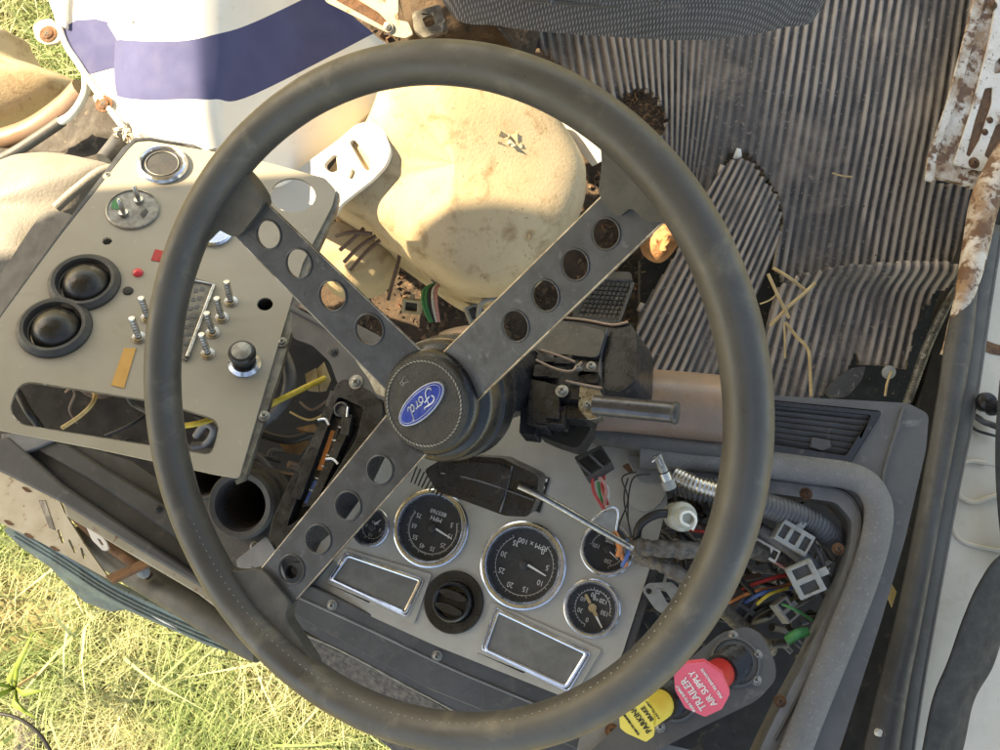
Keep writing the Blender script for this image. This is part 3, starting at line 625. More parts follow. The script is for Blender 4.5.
def plug(x, y, d, ang, w_, h_, m, label, sockets=2):
    pl = Plane(o=P(x, y, d), n=V((rnd.uniform(-.3, .3), rnd.uniform(-.3, .3), 1)), u=V((math.cos(ang), -math.sin(ang), 0)))
    t = thing('wiring_plug', pl.o, label, 'connector')
    hs = []
    for i in range(sockets):
        c = (-w_*.5+(i+.5)*w_/sockets)
        a = w_/sockets*.33; hs.append([(c-a, -h_*.3), (c+a, -h_*.3), (c+a, h_*.3), (c-a, h_*.3)])
    v, f = slab_vf(pl, [(-w_/2, -h_/2), (w_/2, -h_/2), (w_/2, h_/2), (-w_/2, h_/2)], .016, hs); link('plug_body', v, f, MT[m], t, bevel=.0008)
    v, f = slab_vf(pl, [(-w_*.47, -h_*.45), (w_*.47, -h_*.45), (w_*.47, h_*.45), (-w_*.47, h_*.45)], .005, off=-.0035); link('plug_core', v, f, MT['dusty_black'], t)
    v, f = slab_vf(pl, [(-w_*.12, h_*.5), (w_*.12, h_*.5), (w_*.12, h_*.85), (-w_*.12, h_*.85)], .004, off=-.003); link('latch', v, f, MT[m], t, bevel=.0005)
    return t
plug(795, 538, .775, .55, .034, .022, 'grey_conn', 'pale grey plug tucked under the fat corrugated conduit', 3)
plug(806, 580, .755, 1.1, .030, .026, 'grey_conn', 'square pale grey plug hanging at the right of the dash opening', 2)
plug(788, 610, .80, 1.0, .022, .016, 'grey_conn', 'small dirty plug below the square pale grey plug', 2)
plug(745, 608, .83, 2.2, .026, .018, 'loom_grey', 'dark grey plug above the air valve plate', 2)
plug(762, 548, .80, .5, .036, .014, 'white_mark', 'long white plug frame beside the wheel rim', 4)
plug(672, 585, .84, .2, .020, .018, 'beige_metal', 'small tan block above the white slotted bracket', 1)
WB = Plane((640, 590, .80), (675, 590, .795), (660, 612, .79))
wb = slab('slotted_bracket', WB, [(642, 590), (648, 583), (672, 582), (680, 590), (676, 604), (664, 614), (656, 610)], .003, MT['grey_conn'], None, rnd_=.003, holes=[circ(*WB.loc(WB.at(649, 591)), .003, 12)], ph=[[(660, 590), (664, 588), (672, 600), (668, 604)]]); props(wb, 'pale slotted metal bracket between the gauges and the wheel rim', 'bracket')
wl = [('w_red', [(690, 530, .80), (706, 532, .79), (740, 534, .80)], .0016, 'bright red wire running from the cloudy cap'),
 ('w_red', [(722, 600, .86), (760, 582, .83), (800, 572, .84)], .0022, 'red wire arching across the middle of the dash opening'),
 ('w_orange', [(720, 608, .85), (752, 592, .82), (790, 584, .84), (812, 560, .86)], .0018, 'orange wire arching below the red one'),
 ('w_blue', [(745, 602, .83), (765, 592, .815), (792, 588, .84)], .0022, 'dark blue wire leading to the dark grey plug'),
 ('w_yellow', [(757, 604, .82), (770, 594, .81), (788, 588, .83)], .0018, 'short yellow wire at the dark grey plug'),
 ('w_yellow', [(805, 552, .80), (816, 565, .795), (822, 585, .81)], .0014, 'thin yellow wire falling from the square plug'),
 ('w_green', [(782, 604, .79), (796, 610, .785), (812, 620, .80)], .0014, 'thin green wire across the small dirty plug'),
 ('w_grey', [(812, 540, .81), (822, 560, .80), (828, 590, .82)], .0022, 'grey wire at the far right of the dash opening'),
 ('w_black', [(700, 545, .82), (730, 570, .80), (760, 600, .83)], .003, 'black wire crossing beneath the taped looms'),
 ('w_black', [(735, 640, .86), (760, 610, .84), (800, 600, .86)], .004, 'thick black wire above the valve plate'),
 ('w_white', [(700, 480, .84), (720, 520, .83), (700, 560, .84)], .0018, 'whitish wire dropping behind the ribbed conduit'),
 ('w_pink', [(750, 555, .82), (775, 562, .81), (800, 580, .82)], .0016, 'pink wire beside the smooth grey loom'),
 ('w_green', [(788, 640, .78), (797, 634, .775), (806, 632, .78)], .005, 'short fat green sleeve near the valve plate corner'),
 ('w_brown', [(690, 600, .86), (720, 585, .84), (760, 575, .85)], .003, 'brown wire behind the wheel rim'),
 ('w_blue', [(622, 566, .77), (628, 552, .765), (626, 540, .77)], .0022, 'blue wire end at the tip of the metal rod'),
 ('w_orange', [(618, 556, .765), (620, 545, .762), (615, 534, .765), (626, 566, .77)], .0026, 'tan orange wire ends bunched at the tip of the metal rod'),
 ('w_red', [(610, 534, .765), (617, 540, .762), (622, 550, .765)], .0014, 'thin red wire wrapped at the tip of the metal rod')]
for m_, pts, rr, lb in wl: wire(pts, rr, m_, lb)
for i in range(70):
    x, y = rnd.uniform(660, 835), rnd.uniform(500, 650); d = rnd.uniform(.83, .98); a = rnd.uniform(-.5, 1.2); l = rnd.uniform(30, 70)
    pts = [(x+l*t*math.cos(a)+rnd.uniform(-8, 8), y+l*t*math.sin(a)+rnd.uniform(-8, 8), d+rnd.uniform(-.015, .015)) for t in (-.5, -.2, .1, .5)]
    wire(pts, rnd.choice((.0015, .0022, .003, .0045)), rnd.choice(('w_black', 'w_black', 'w_black', 'w_brown', 'w_grey', 'loom_grey', 'tape_loom', 'w_black')), 'dark tangled wire deep inside the dash opening', 'tangled_wire', 'wire', 'tangled wires deep inside the dash opening')

# ================================================================== air valves
VPn = Plane((700, 660, .765), (770, 660, .755), (700, 740, .735))
valve = thing('air_valve_plate', VPn.at(715, 680), 'blue grey metal plate with two air brake valve sockets', 'valve')
slab('mounting_plate', VPn, [(655, 690), (700, 650), (722, 632), (748, 626), (762, 634), (776, 664), (776, 680), (758, 700), (700, 728), (640, 760), (590, 790), (560, 780)], .006, MT['dash_grey'], valve, rnd_=.008, bevel=.0015)
for x, y in ((733, 636), (757, 655), (756, 680), (720, 700), (660, 727)): screw(valve, VPn.at(x, y, .0005), VPn.n, .0030, MT['zinc'])
def knob(cx, cy, bx, by, d, face, mcol, mtext, label, lines, seg_r, ndir, udir, thick=.008):
    n = V(ndir).normalized(); fc = P(cx, cy, d); pl = Plane(o=fc, n=n, u=udir)
    slf = px2(pl, face); v, f = slab_vf(pl, rounded(slf, .0015), thick); t = link('pull_knob', v, f, MT[mcol], valve, bevel=.0012, seg=3); t['label'] = label
    bp = VPn.at(bx, by); c2 = fc-n*thick*.6; ax = (bp-c2); 
    tube('stem', [c2, c2+ax*.62], .0128, MT[mtext[1]], t, 20, 1)
    v, f = tube_vf([c2+ax*(.55+.5*i/24) for i in range(25)], lambda q: .0125+.0030*(int(round(q*24)) % 3 == 0), 24); link('boot', v, f, MT['plastic_black'], t, sharp=20)
    lathe('collar', bp, VPn.n, [(.0235, .0002), (.0230, .0025), (.0205, .0035), (.0200, .0012), (.016, .0012)], MT['dash_grey'], t, 40)
    mb = MB()
    for s, x, y, ts, sxx in lines: text_mb(mb, s, Plane(o=pl.pt(x, y, .0004), n=n, u=pl.u), ts, sx=sxx, bold=.0001)
    mb.build('lettering', MT[mtext[0]], t)
knob(700, 690, 735, 662, .665, [(683, 664), (704, 662), (722, 674), (730, 694), (722, 709), (705, 717), (685, 708), (675, 690), (674, 674)], 'pink_red', ('white_mark', 'red_deep'), 'bright red eight sided pull knob with white lettering', [('TRAILER', .000, .0062, .0088, .9), ('AIR SUPPLY', .000, -.0030, .0078, .82), ('PUSH TO SUPPLY', .0, .0140, .0032, 1), ('PULL TO EVACUATE', .0, -.0115, .0030, 1)], 0, (-.28, -.02, 1), V((-.60, .80, 0)))
knob(641, 718, 673, 696, .665, [(619, 708), (637, 699), (647, 700), (653, 716), (654, 736), (646, 742), (626, 733), (620, 728)], 'yellow', ('black', 'yellow'), 'yellow diamond shaped pull knob with black lettering', [('PARKING', .0, .0010, .0072, .85), ('BRAKE', .0, -.0068, .0052, .85), ('PUSH TO RELEASE', .0, .0100, .0024, 1), ('PULL TO APPLY', .0, -.0125, .0024, 1)], 0, (-.28, .02, 1), V((-.64, .77, 0)))
LD = Plane((640, 730, .765), (800, 740, .74), (700, 780, .735))
lf = slab('lower_bezel', LD, [(585, 712), (610, 703), (640, 738), (700, 752), (778, 762), (740, 840), (560, 830)], .012, MT['dash_light'], dash, rnd_=.004, bevel=.002)
screw(dash, LD.at(612, 731, .0005), LD.n, .004, MT['rust'], 'rusty_screw')
# ================================================================== left control panel (thrown over the dash)
LP = Plane((163, 165, .96), (55, 328, .84), (300, 300, .90))
lp = LP.turned((230, 475), (330, 190), LP.o)
cpanel = thing('control_panel', LP.at(150, 300), 'beige metal control panel lying loose with two round black air vents and toggle screws', 'control panel')
hs = [circ(*LP.loc(LP.at(265, 304)), .0085, 20), circ(*LP.loc(LP.at(107, 241)), .0055, 7), circ(*LP.loc(LP.at(128, 291)), .0045, 14)]
hs += [circ(*LP.loc(LP.at(293, 195)), .0265, 32), circ(*LP.loc(LP.at(85, 283)), .026, 32), circ(*LP.loc(LP.at(55, 328)), .026, 32)]
slot = [(20, 380), (160, 402), (222, 421), (212, 456), (190, 452), (20, 425), (8, 410)]
outl = [(128, 150), (136, 142), (150, 141), (216, 152), (262, 161), (325, 178), (336, 190), (332, 206), (303, 262), (270, 372), (239, 478), (215, 474), (100, 449), (-25, 425), (-30, 395), (0, 318), (60, 236)]
hs.append(rounded(px2(LP, slot), .016))
slab('panel', LP, outl, .003, MT['panel_beige'], cpanel, holes=hs, bevel=.0012, rnd_=.004)
lathe('hole_shade_cup', LP.at(265, 304), LP.n, [(.0095, -.003), (.0095, -.03), (0, -.03)], MT['dusty_black'], cpanel, 20)  # added cup, only there to make the open hole look dark
slab('side_flange', LP, [(336, 190), (332, 206), (303, 262), (270, 372), (239, 478), (234, 481), (246, 476), (282, 366), (309, 268), (337, 208), (340, 194)], .012, MT['panel_edge'], cpanel, off=-.0035, rnd_=.002)
slab('top_flange', LP, [(-30, 393), (0, 314), (62, 228), (122, 148), (134, 138), (150, 137), (216, 148), (262, 157), (262, 160), (216, 151), (150, 140), (136, 141), (127, 151), (62, 233), (2, 317), (-28, 396)], .022, MT['spoke_metal'], cpanel, off=-.0035)
v, f = tube_vf([LP.pt(x, y, -.001) for x, y in rounded(px2(LP, slot), .016)], .0011, 6, closed=True); link('slot_rim', v, f, MT['panel_edge'], cpanel)
for x, y in ((282, 342), (264, 416), (108, 176)): screw(cpanel, LP.at(x, y, -.002), LP.n, .0035, MT['zinc'])
g = lathe('chrome_gauge', LP.at(163, 166), LP.n, [(.0285, 0), (.0290, .003), (.0275, .006), (.0250, .0075), (.0235, .006), (.0225, .003)], MT['chrome'], cpanel, 48, sharp=25)
lathe('gauge_glass', LP.at(163, 166), LP.n, [(.0232, .0035), (.010, .0045), (0, .0048)], MT['gauge_black'], g, 40)
v, f = tube_vf([LP.pt(x+LP.loc(LP.at(163, 166))[0], y+LP.loc(LP.at(163, 166))[1], .0046) for x, y in circ(0, 0, .0185, 40)], .0006, 6, closed=True); link('glass_ring', v, f, MT['zinc'], g)
d = lathe('blanking_disc', LP.at(133, 210), LP.n, [(.0285, 0), (.0288, .002), (.0272, .003), (.0268, .0016), (0, .0016)], MT['zinc'], cpanel, 48)
for x, y in ((124, 214), (139, 201)):
    c = LP.at(x, y, .0016); lathe('stud', c, LP.n+V((-.05, .2, 0)), [(.0052, 0), (.0052, .003), (.0026, .0032), (.0026, .020), (.0012, .022), (0, .022)], MT['old_chrome'], d, 14)
slab('slot_mark', LP, [(140, 214), (146, 208), (148, 211), (143, 218)], .0006, MT['dusty_black'], d, off=.0024, bevel=0)
slab('green_stain', LP, [(112, 201), (119, 197), (123, 201), (118, 210), (111, 208)], .0003, MT['w_green'], d, off=.0021, rnd_=.003, bevel=0)
lathe('small_gauge', LP.at(214, 232), LP.n, [(.021, 0), (.0215, .003), (.019, .005), (.017, .003), (0, .003)], MT['chrome'], cpanel, 32, sharp=25)
def eyeball(x, y):
    c = LP.at(x, y); e = lathe('air_vent', c, LP.n, [(.0262, -.01), (.0262, .003), (.0280, .0075), (.0315, .0080), (.0362, .0035), (.0367, 0)], MT['dusty_black'], cpanel, 48, sharp=30)
    n2 = (LP.n+V((-.22, .12, 0))).normalized(); pr = [(.0255*math.cos(a), .0245*math.sin(a)-.008) for a in (i*math.pi/2/12 for i in range(12))]+[(.0, .0165)]
    b = lathe('vent_ball', c+LP.n*.001, n2, pr, MT['knob_black'], e, 40, sharp=60)
    n3 = (LP.n+V((.45, .12, .05))).normalized(); 
    pts = [c+LP.n*.001-n2*.008+(n2*math.cos(q)+n2.cross(V((.2, 1, 0))).normalized()*math.sin(q))*.0252 for q in (-1.1+i*.22 for i in range(11))]
    return e
eyeball(85, 283); eyeball(55, 328)
def stud(x, y, h=.017, tilt=(0, 0)):
    c = LP.at(x, y); n = (LP.n+V((tilt[0], tilt[1], 0))).normalized()
    s = lathe('toggle_stud', c, LP.n, [(.0075, 0), (.0075, .0012), (.0058, .0014), (.0058, .0036), (.0036, .004)], MT['old_chrome'], cpanel, 6 if 0 else 18)
    v, f = lathe_vf(c, n, [(.0032+(.0005 if i % 2 else 0), .002+i*(h-.002)/14) for i in range(15)]+[(0, h)], 12); link('threaded_shaft', v, f, MT['old_chrome'], s, sharp=25)
for x, y, t in ((139, 338, (.0, .05)), (148, 318, (0, .05)), (231, 302, (.0, .08)), (222, 318, (-.02, .06)), (213, 333, (-.05, .08)), (208, 354, (-.05, .08))): stud(x, y, .030, (t[0]-.05, t[1]+.22))
np_ = slab('name_plate', LP, [(184, 276), (192, 277), (216, 284), (187, 361), (180, 358)], .002, MT['panel_edge'], cpanel, off=.0025, rnd_=.002, bevel=.0004)
tube('plate_border', [LP.at(x, y, .003) for x, y in ((186, 279), (214, 285), (187, 357))], .0022, MT['old_chrome'], np_, 8, 1)
mb = MB()
for i in range(7):
    for j in range(2): mb.add(box_vf(LP.at(199-i*2.7-j*6+3, 289+i*9+j*1.5, .0028), LP.u, LP.v, LP.n, .0022, .0022, .0002))
mb.build('plate_print', MT['loom_grey'], np_)
slab('orange_tape', LP, [(124, 348), (136, 348), (124, 388), (111, 385)], .0006, MT['orange_tape'], cpanel, off=.0009, bevel=0)
slab('red_sticker', LP, [(155, 249), (164, 251), (163, 262), (151, 260)], .0006, MT['red_deep'], cpanel, off=.0009, bevel=0)
lathe('red_lamp', LP.at(138, 273), LP.n, [(.0055, 0), (.0050, .002), (.003, .0035), (0, .004)], MT['red'], cpanel, 16)
lathe('black_plug', LP.at(128, 291), LP.n, [(.0055, 0), (.005, .0015), (0, .002)], MT['black'], cpanel, 16)
kb = lathe('pull_knob', LP.at(245, 364), LP.n, [(.0150, 0), (.0155, .003), (.0120, .006), (.0095, .006), (.0090, .018), (.0135, .019), (.0140, .025), (.0125, .028), (.0100, .0285)], MT['knob_black'], cpanel, 32, sharp=30)
lathe('knob_cap', LP.at(245, 364)+LP.n*.0278, LP.n, [(.0105, .000), (.0100, .0012), (.006, .002), (0, .0024)], MT['clear_lens'] if 0 else MT['zinc'], kb, 24)
lathe('knob_base', LP.at(245, 364, .0), LP.n, [(.0165, .000), (.0170, .0025), (.0135, .0062), (.0120, .0062)], MT['chrome'], kb, 32)
# wires seen in the long slot
wire([(66, 392, .90), (72, 388, .89), (75, 395, .90), (70, 410, .905), (78, 423, .91)], .0018, 'w_brown', 'reddish brown wire loop inside the long slot of the beige panel')
wire([(62, 428, .87), (80, 416, .87), (92, 404, .87), (95, 394, .88), (88, 388, .90)], .0024, 'w_tan', 'tan wire curving up inside the long slot of the beige panel')
wire([(182, 426, .83), (200, 423, .83), (216, 417, .84), (235, 405, .86)], .0030, 'w_yellow', 'pale yellow wire in the narrow end of the long slot')
wire([(105, 436, .93), (130, 425, .93), (145, 415, .94)], .002, 'w_black', 'thin dark wire slanting through the long slot')
wire([(196, 436, .90), (206, 424, .89), (214, 430, .89), (206, 444, .90), (192, 446, .90)], .0045, 'w_grey', 'grey cable curl under the narrow end of the long slot')
wire([(242, 420, .88), (270, 405, .86), (300, 390, .86), (325, 378, .88)], .0032, 'w_yellow', 'yellow green wire between the beige panel and the black heater box')
wire([(236, 430, .90), (262, 422, .90), (284, 402, .89), (290, 375, .89), (282, 352, .91)], .0075, 'loom_grey', 'fat grey cable bowing beside the edge of the beige panel', 'cable', 'cable')
wire([(245, 450, .94), (262, 462, .93), (275, 480, .93), (282, 500, .95)], .006, 'loom_grey', 'grey cable dropping beside the round duct', 'cable', 'cable')
wire([(250, 430, .95), (290, 440, .95), (330, 425, .97)], .005, 'w_black', 'black cable in the dark gap left of the heater box', 'cable', 'cable')
wire([(300, 402, .93), (312, 410, .92), (328, 400, .93)], .0014, 'w_brown', 'thin brown twig like wire in the dark gap')
wire([(290, 412, .93), (310, 420, .92), (330, 410, .93)], .0012, 'w_tan', 'thin pale wire in the dark gap')

# leaves
def leaf(pts, label, m='leaf_brown'):
    t = [P(*q) for q in pts]; c = sum(t, V((0, 0, 0)))/len(t); c.z += .006
    v = t+[c]+[q-V((0, 0, .0012)) for q in t]+[c-V((0, 0, .0012))]; n = len(t)
    f = [(i, (i+1) % n, n) for i in range(n)]+[(n+1+(i+1) % n, n+1+i, 2*n+1) for i in range(n)]+[((i+1) % n, i, n+1+i, n+1+(i+1) % n) for i in range(n)]
    return props(link('dead_leaf', v, f, MT[m]), label, 'leaf')
leaf([(305, 374, .90), (316, 368, .89), (319, 392, .90), (308, 391, .90)], 'brown dry leaf scrap beside the yellow green wire', 'orange_tape' if 0 else 'straw')
leaf([(316, 370, .90), (324, 362, .90), (331, 380, .90), (326, 391, .90), (320, 392, .90)], 'ragged tan leaf touching the black heater box', 'straw')
leaf([(278, 440, .97), (292, 436, .965), (310, 442, .97), (300, 455, .97), (284, 452, .97)], 'dark brown leaf deep in the gap beside the round duct')
leaf([(296, 428, .96), (314, 424, .955), (322, 434, .96), (306, 438, .96)], 'rusty brown leaf below the thin pale wire')
# dash bracket left of the hub
DB = Plane((300, 320, .86), (380, 360, .83), (340, 400, .83))
dbr = thing('dash_bracket', DB.at(340, 350), 'blue grey pressed metal bracket between the beige panel and the wheel hub', 'bracket')
slab('bracket_plate', DB, [(292, 300), (306, 296), (345, 318), (380, 336), (412, 365), (400, 420), (384, 400), (352, 390), (338, 385), (330, 362), (312, 345), (292, 338)], .004, MT['dash_grey'], dbr, rnd_=.006)
tube('pressed_rib', [DB.at(x, y, .001) for x, y in ((292, 308), (330, 328), (370, 350), (395, 375))], .004, MT['dash_grey'], dbr, 10)
tube('copper_strip', [DB.at(x, y, .004) for x, y in ((300, 306), (325, 318), (345, 330))], .0022, MT['column_tan'], dbr, 8)
screw(dbr, DB.at(356, 382, .0005), DB.n, .0045, MT['zinc']); screw(dbr, DB.at(333, 352, .0005), DB.n, .003, MT['dusty_black'])

# ================================================================== heater control box
HP = Plane((340, 395, .83), (300, 530, .80), (370, 440, .81))
heat = thing('heater_control', HP.at(325, 460), 'long black heater control with sliding levers and blue and orange scale', 'control')
slab('frame', HP, [(336, 384), (345, 378), (372, 392), (383, 404), (382, 420), (356, 474), (322, 520), (284, 552), (268, 540), (272, 520), (290, 480), (322, 420)], .05, MT['plastic_black'], heat, rnd_=.005, bevel=.003, seg=3, ph=[[(338, 396), (364, 408), (356, 440), (310, 512), (286, 528), (300, 490), (322, 440)]])
slab('back_plate', HP, [(330, 390), (372, 404), (356, 448), (312, 520), (276, 536), (300, 480)], .02, MT['dusty_black'], heat, off=-.016)
slab('lever_rail', HP, [(325, 405), (334, 409), (300, 500), (291, 497)], .02, MT['plastic_black'], heat, off=.001, bevel=.002, rnd_=.002)
slab('lever_rail', HP, [(345, 420), (352, 423), (314, 508), (306, 505)], .02, MT['plastic_black'], heat, off=-.001, bevel=.002, rnd_=.002)
sc1 = slab('scale', HP, [(333, 415), (343, 419), (312, 505), (301, 508)], .004, MT['knob_black'], heat, off=-.006)
slab('hot_stripe', HP, [(331, 430), (335, 431), (322, 470), (317, 470)], .0005, MT['w_orange'], sc1, off=-.0055, bevel=0)
slab('cold_stripe', HP, [(314, 480), (319, 481), (309, 503), (304, 503)], .0005, MT['w_blue'], sc1, off=-.0055, bevel=0)
for pts in ([(318, 420), (325, 419), (329, 425)], [(326, 459), (333, 459), (338, 464)], [(348, 407), (347, 417)]):
    tube('lever_clip', [HP.at(x, y, .004) for x, y in pts], .0013, MT['chrome'], heat, 8, 4)
slab('switch_block', HP, [(342, 412), (352, 415), (348, 436), (340, 433)], .008, MT['knob_black'], heat, off=.002)
for x, y, s in ((339, 427, 2), (333, 440, 2), (327, 455, 2), (322, 466, 2), (316, 478, 2), (310, 490, 2)):
    slab('scale_tick', HP, [(x-1, y-1), (x+3, y), (x+3, y+1.5), (x-1, y+.5)], .0004, MT['w_white'], sc1, off=-.0048, bevel=0)
lathe('rotary_boss', HP.at(342, 410, -.004), HP.n, [(.008, 0), (.008, .004), (.006, .005), (.005, .002), (0, .002)], MT['dusty_black'], heat, 20)

# ================================================================== air ducts
def duct(x, y, d, ro, ri, label):
    c = P(x, y, d); n = V((-.12, .05, 1)).normalized()
    t = thing('air_duct', c, label, 'duct')
    lathe('duct_ring', c, n, [(ri, -.05), (ri, -.004), (ri+.002, 0), (ro-.003, .001), (ro, -.003), (ro, -.012), (ro*.96, -.05)], MT['dusty_black'], t, 48, sharp=30)
    lathe('duct_tube', c, n, [(ri*1.01, -.004), (ri*.96, -.12), (0, -.121)], MT['dirt'], t, 32)
    return t
duct(240, 505, .87, .0375, .0270, 'large round black air duct opening behind the wheel rim')
duct(204, 477, .89, .026, .0185, 'smaller round duct opening half hidden by the wheel rim')
DC = Plane((200, 520, .90), (290, 520, .88), (250, 580, .87))
dh = thing('duct_housing', DC.at(250, 550), 'dark dusty plastic housing around the round ducts', 'housing')
slab('housing_plate', DC, [(170, 440), (240, 455), (276, 470), (290, 500), (272, 545), (262, 560), (270, 595), (230, 600), (190, 540)], .02, MT['dusty_black'], dh, rnd_=.008, bevel=.003, holes=[circ(*DC.loc(DC.at(240, 505)), .035, 32), circ(*DC.loc(DC.at(204, 477)), .024, 28)])
screw(dh, DC.at(254, 546, .0005), DC.n, .003, MT['zinc'])
slab('mount_tab', DC, [(236, 560), (266, 536), (276, 552), (290, 590), (262, 572), (240, 582)], .003, MT['dash_light'], dh, off=.006, rnd_=.003)
BR = Plane((250, 590, .84), (310, 590, .82), (280, 640, .82))
# ================================================================== lower ledge of the dashboard
E1 = Plane((290, 620, .87), (560, 700, .835), (520, 745, .835))
ledge = thing('dash_ledge', E1.at(420, 680), 'dark grey stepped dashboard ledge below the two blank plates', 'dashboard')
slab('screw_flange', E1, [(296, 588), (312, 586), (436, 645), (574, 700), (618, 690), (660, 720), (640, 780), (560, 742), (430, 690), (290, 612)], .01, MT['dash_dark'], ledge, bevel=.0015, off=.004)
slab('tread', E1, [(284, 618), (292, 610), (400, 656), (490, 700), (640, 780), (640, 830), (560, 790), (455, 712), (370, 670)], .02, MT['dash_grey'], ledge, bevel=.0015, off=-.006)
tube('worn_edge', [E1.at(x, y, -.006) for x, y in ((284, 626), (340, 650), (400, 682), (456, 712), (500, 738))], .0012, MT['zinc'], ledge, 6)
slab('riser', Plane((290, 640, .93), (450, 720, .90), (360, 720, .92)), [(270, 620), (300, 632), (380, 672), (470, 722), (560, 780), (440, 790), (330, 700), (280, 660)], .006, MT['tape_loom'], ledge)
tube('ledge_ridge', [E1.at(x, y, .0045) for x, y in ((300, 598), (370, 630), (450, 668), (540, 706), (640, 750))], .0014, MT['dash_light'], ledge, 6)
for x, y in ((332, 605), (437, 656), (560, 706)): screw(ledge, E1.at(x, y, .0045), E1.n, .0034, MT['zinc'])
slab('end_cap', E1, [(258, 560), (275, 545), (300, 560), (330, 562), (308, 588), (290, 600), (262, 578)], .02, MT['dusty_black'], ledge, rnd_=.004, off=.006, holes=[circ(*E1.loc(E1.at(293, 571)), .007, 16)])

# left continuation: painted channel
E2 = Plane((30, 450, .93), (240, 590, .90), (150, 470, .93))
chan = thing('cowl_channel', E2.at(130, 510), 'long blue grey cowl channel with reddish stains under the beige panel', 'channel')
slab('channel_floor', E2, [(-20, 405), (60, 440), (130, 460), (190, 500), (245, 560), (300, 640), (250, 632), (180, 560), (60, 485), (-20, 440)], .01, MT['dash_dark'], chan, off=-.012)
slab('outer_lip', E2, [(-20, 432), (0, 438), (8, 436), (62, 484), (130, 530), (196, 574), (240, 612), (272, 648), (262, 644), (205, 590), (130, 545), (60, 502), (-20, 462)], .02, MT['dash_grey'], chan, off=.006, bevel=.003)
slab('inner_lip', E2, [(20, 440), (60, 440), (100, 465), (160, 500), (190, 522), (226, 560), (215, 566), (160, 527), (90, 480)], .012, MT['dash_dark'], chan, off=.0, bevel=.003)
screw(chan, E2.at(158, 509, .0005), E2.n, .003, MT['dusty_black'])
slab('side_step', E2, [(0, 434), (26, 432), (62, 437), (40, 447), (18, 455), (4, 450)], .01, MT['dash_light'], chan, off=.004, bevel=.002)
slab('beige_flange', E2, [(62, 502), (75, 502), (140, 543), (205, 585), (258, 636), (250, 634), (198, 594), (130, 554), (66, 516)], .02, MT['beige_metal'], chan, off=.001, bevel=.0015)
E3 = Plane((20, 500, 1.12), (110, 570, 1.05), (10, 540, 1.1))
fl = thing('slotted_flange', E3.at(60, 530), 'beige sheet metal flange with narrow slots above the grass', 'flange')
slab('sheet', E3, [(-30, 440), (0, 462), (30, 482), (60, 502), (64, 512), (84, 544), (110, 580), (104, 577), (70, 558), (36, 540), (0, 523), (-30, 510)], .004, MT['beige_metal'], fl, ph=[[(57, 530), (59, 529), (64, 542), (62, 544)], [(68, 540), (70, 539), (76, 552), (74, 553)], [(80, 548), (82, 547), (86, 558), (83, 559)]])
slab('flange_rib', E3, [(38, 500), (45, 500), (55, 530), (49, 528)], .002, MT['panel_edge'], fl, off=.001)
for x, y in ((28, 536), (54, 549), (8, 523), (26, 490)): slab('rust_spot', E3, [(x-5, y-3), (x, y-3), (x+6, y+2), (x, y+2)], .001, MT['rust'], fl, off=.0012, rnd_=.003, bevel=0)
E4 = Plane((60, 570, 1.30), (220, 640, 1.22), (100, 560, 1.25))
trim = thing('grille_trim', E4.at(120, 600), 'weathered bluish metal trim running over the sunlit grass', 'trim')
slab('trim_bar', E4, [(2, 530), (12, 524), (24, 530), (60, 552), (110, 585), (160, 608), (238, 642), (228, 652), (204, 645), (110, 604), (60, 575), (20, 548)], .012, MT['bluish_trim'], trim, bevel=.003)
slab('trim_leaf', E4, [(50, 568), (90, 590), (118, 600), (126, 610), (110, 612), (84, 602)], .004, MT['bluish_trim'], trim, off=-.02)
for o_ in (2, 6, 10): tube('trim_line', [E4.at(x, y+o_, .001) for x, y in ((14, 527), (60, 555), (110, 587), (160, 612), (228, 641))], .0022, MT['bluish_trim'], trim, 6)
slab('pale_streak', E4, [(150, 615), (156, 617), (186, 634), (180, 633)], .001, MT['white_paint'], trim, off=.0015, bevel=0)
wire([(80, 535, 1.12), (130, 570, 1.08), (180, 600, 1.02), (240, 638, .98), (262, 648, .97)], .018, 'dash_dark', 'dark tube running parallel below the beige flange', 'cross_tube', 'tube', n=16)
wire([(95, 535, 1.16), (140, 560, 1.12), (190, 592, 1.06), (250, 636, 1.0)], .012, 'panel_edge', 'lighter brown grey tube tucked right under the beige flange', 'cross_tube', 'tube', n=16)
wire([(70, 512, 1.1), (100, 540, 1.08), (128, 560, 1.05), (150, 578, 1.04)], .006, 'rust', 'thin rusty pipe behind the slotted beige flange', 'rusty_pipe', 'pipe', n=10)
stp = slab('rusty_strap', Plane((105, 578, 1.03), (155, 558, 1.0), (130, 570, 1.015-.006)), [(105, 576), (148, 557), (156, 561), (112, 582)], .004, MT['rust']); props(stp, 'short flat rusty strap bridging the slotted flange and the channel', 'strap')
hl_ = slab('slotted_plate', Plane((90, 530, 1.06), (112, 550, 1.05), (100, 550, 1.05)), [(86, 527), (92, 528), (106, 541), (109, 549), (103, 551), (92, 540)], .004, MT['white_paint'], None, rnd_=.003, ph=[[(97, 538), (100, 539), (104, 545), (101, 545)]]); props(hl_, 'small white slotted plate under the beige flange', 'plate')
bl = lathe('bolt', P(144, 571, 1.03), V((.1, -.2, 1)), [(.009, 0), (.009, .004), (.005, .006), (0, .007)], MT['grey_conn'], None, 8); props(bl, 'single round bolt head beside the rusty strap', 'bolt')
yl = slab('yellow_rail', Plane((170, 600, 1.12), (230, 640, 1.08), (200, 600, 1.1)), [(160, 596), (172, 598), (205, 616), (250, 642), (240, 644), (190, 622)], .006, MT['yellow']); props(yl, 'faded yellow strip showing between the dark tube and the bluish trim', 'strip')

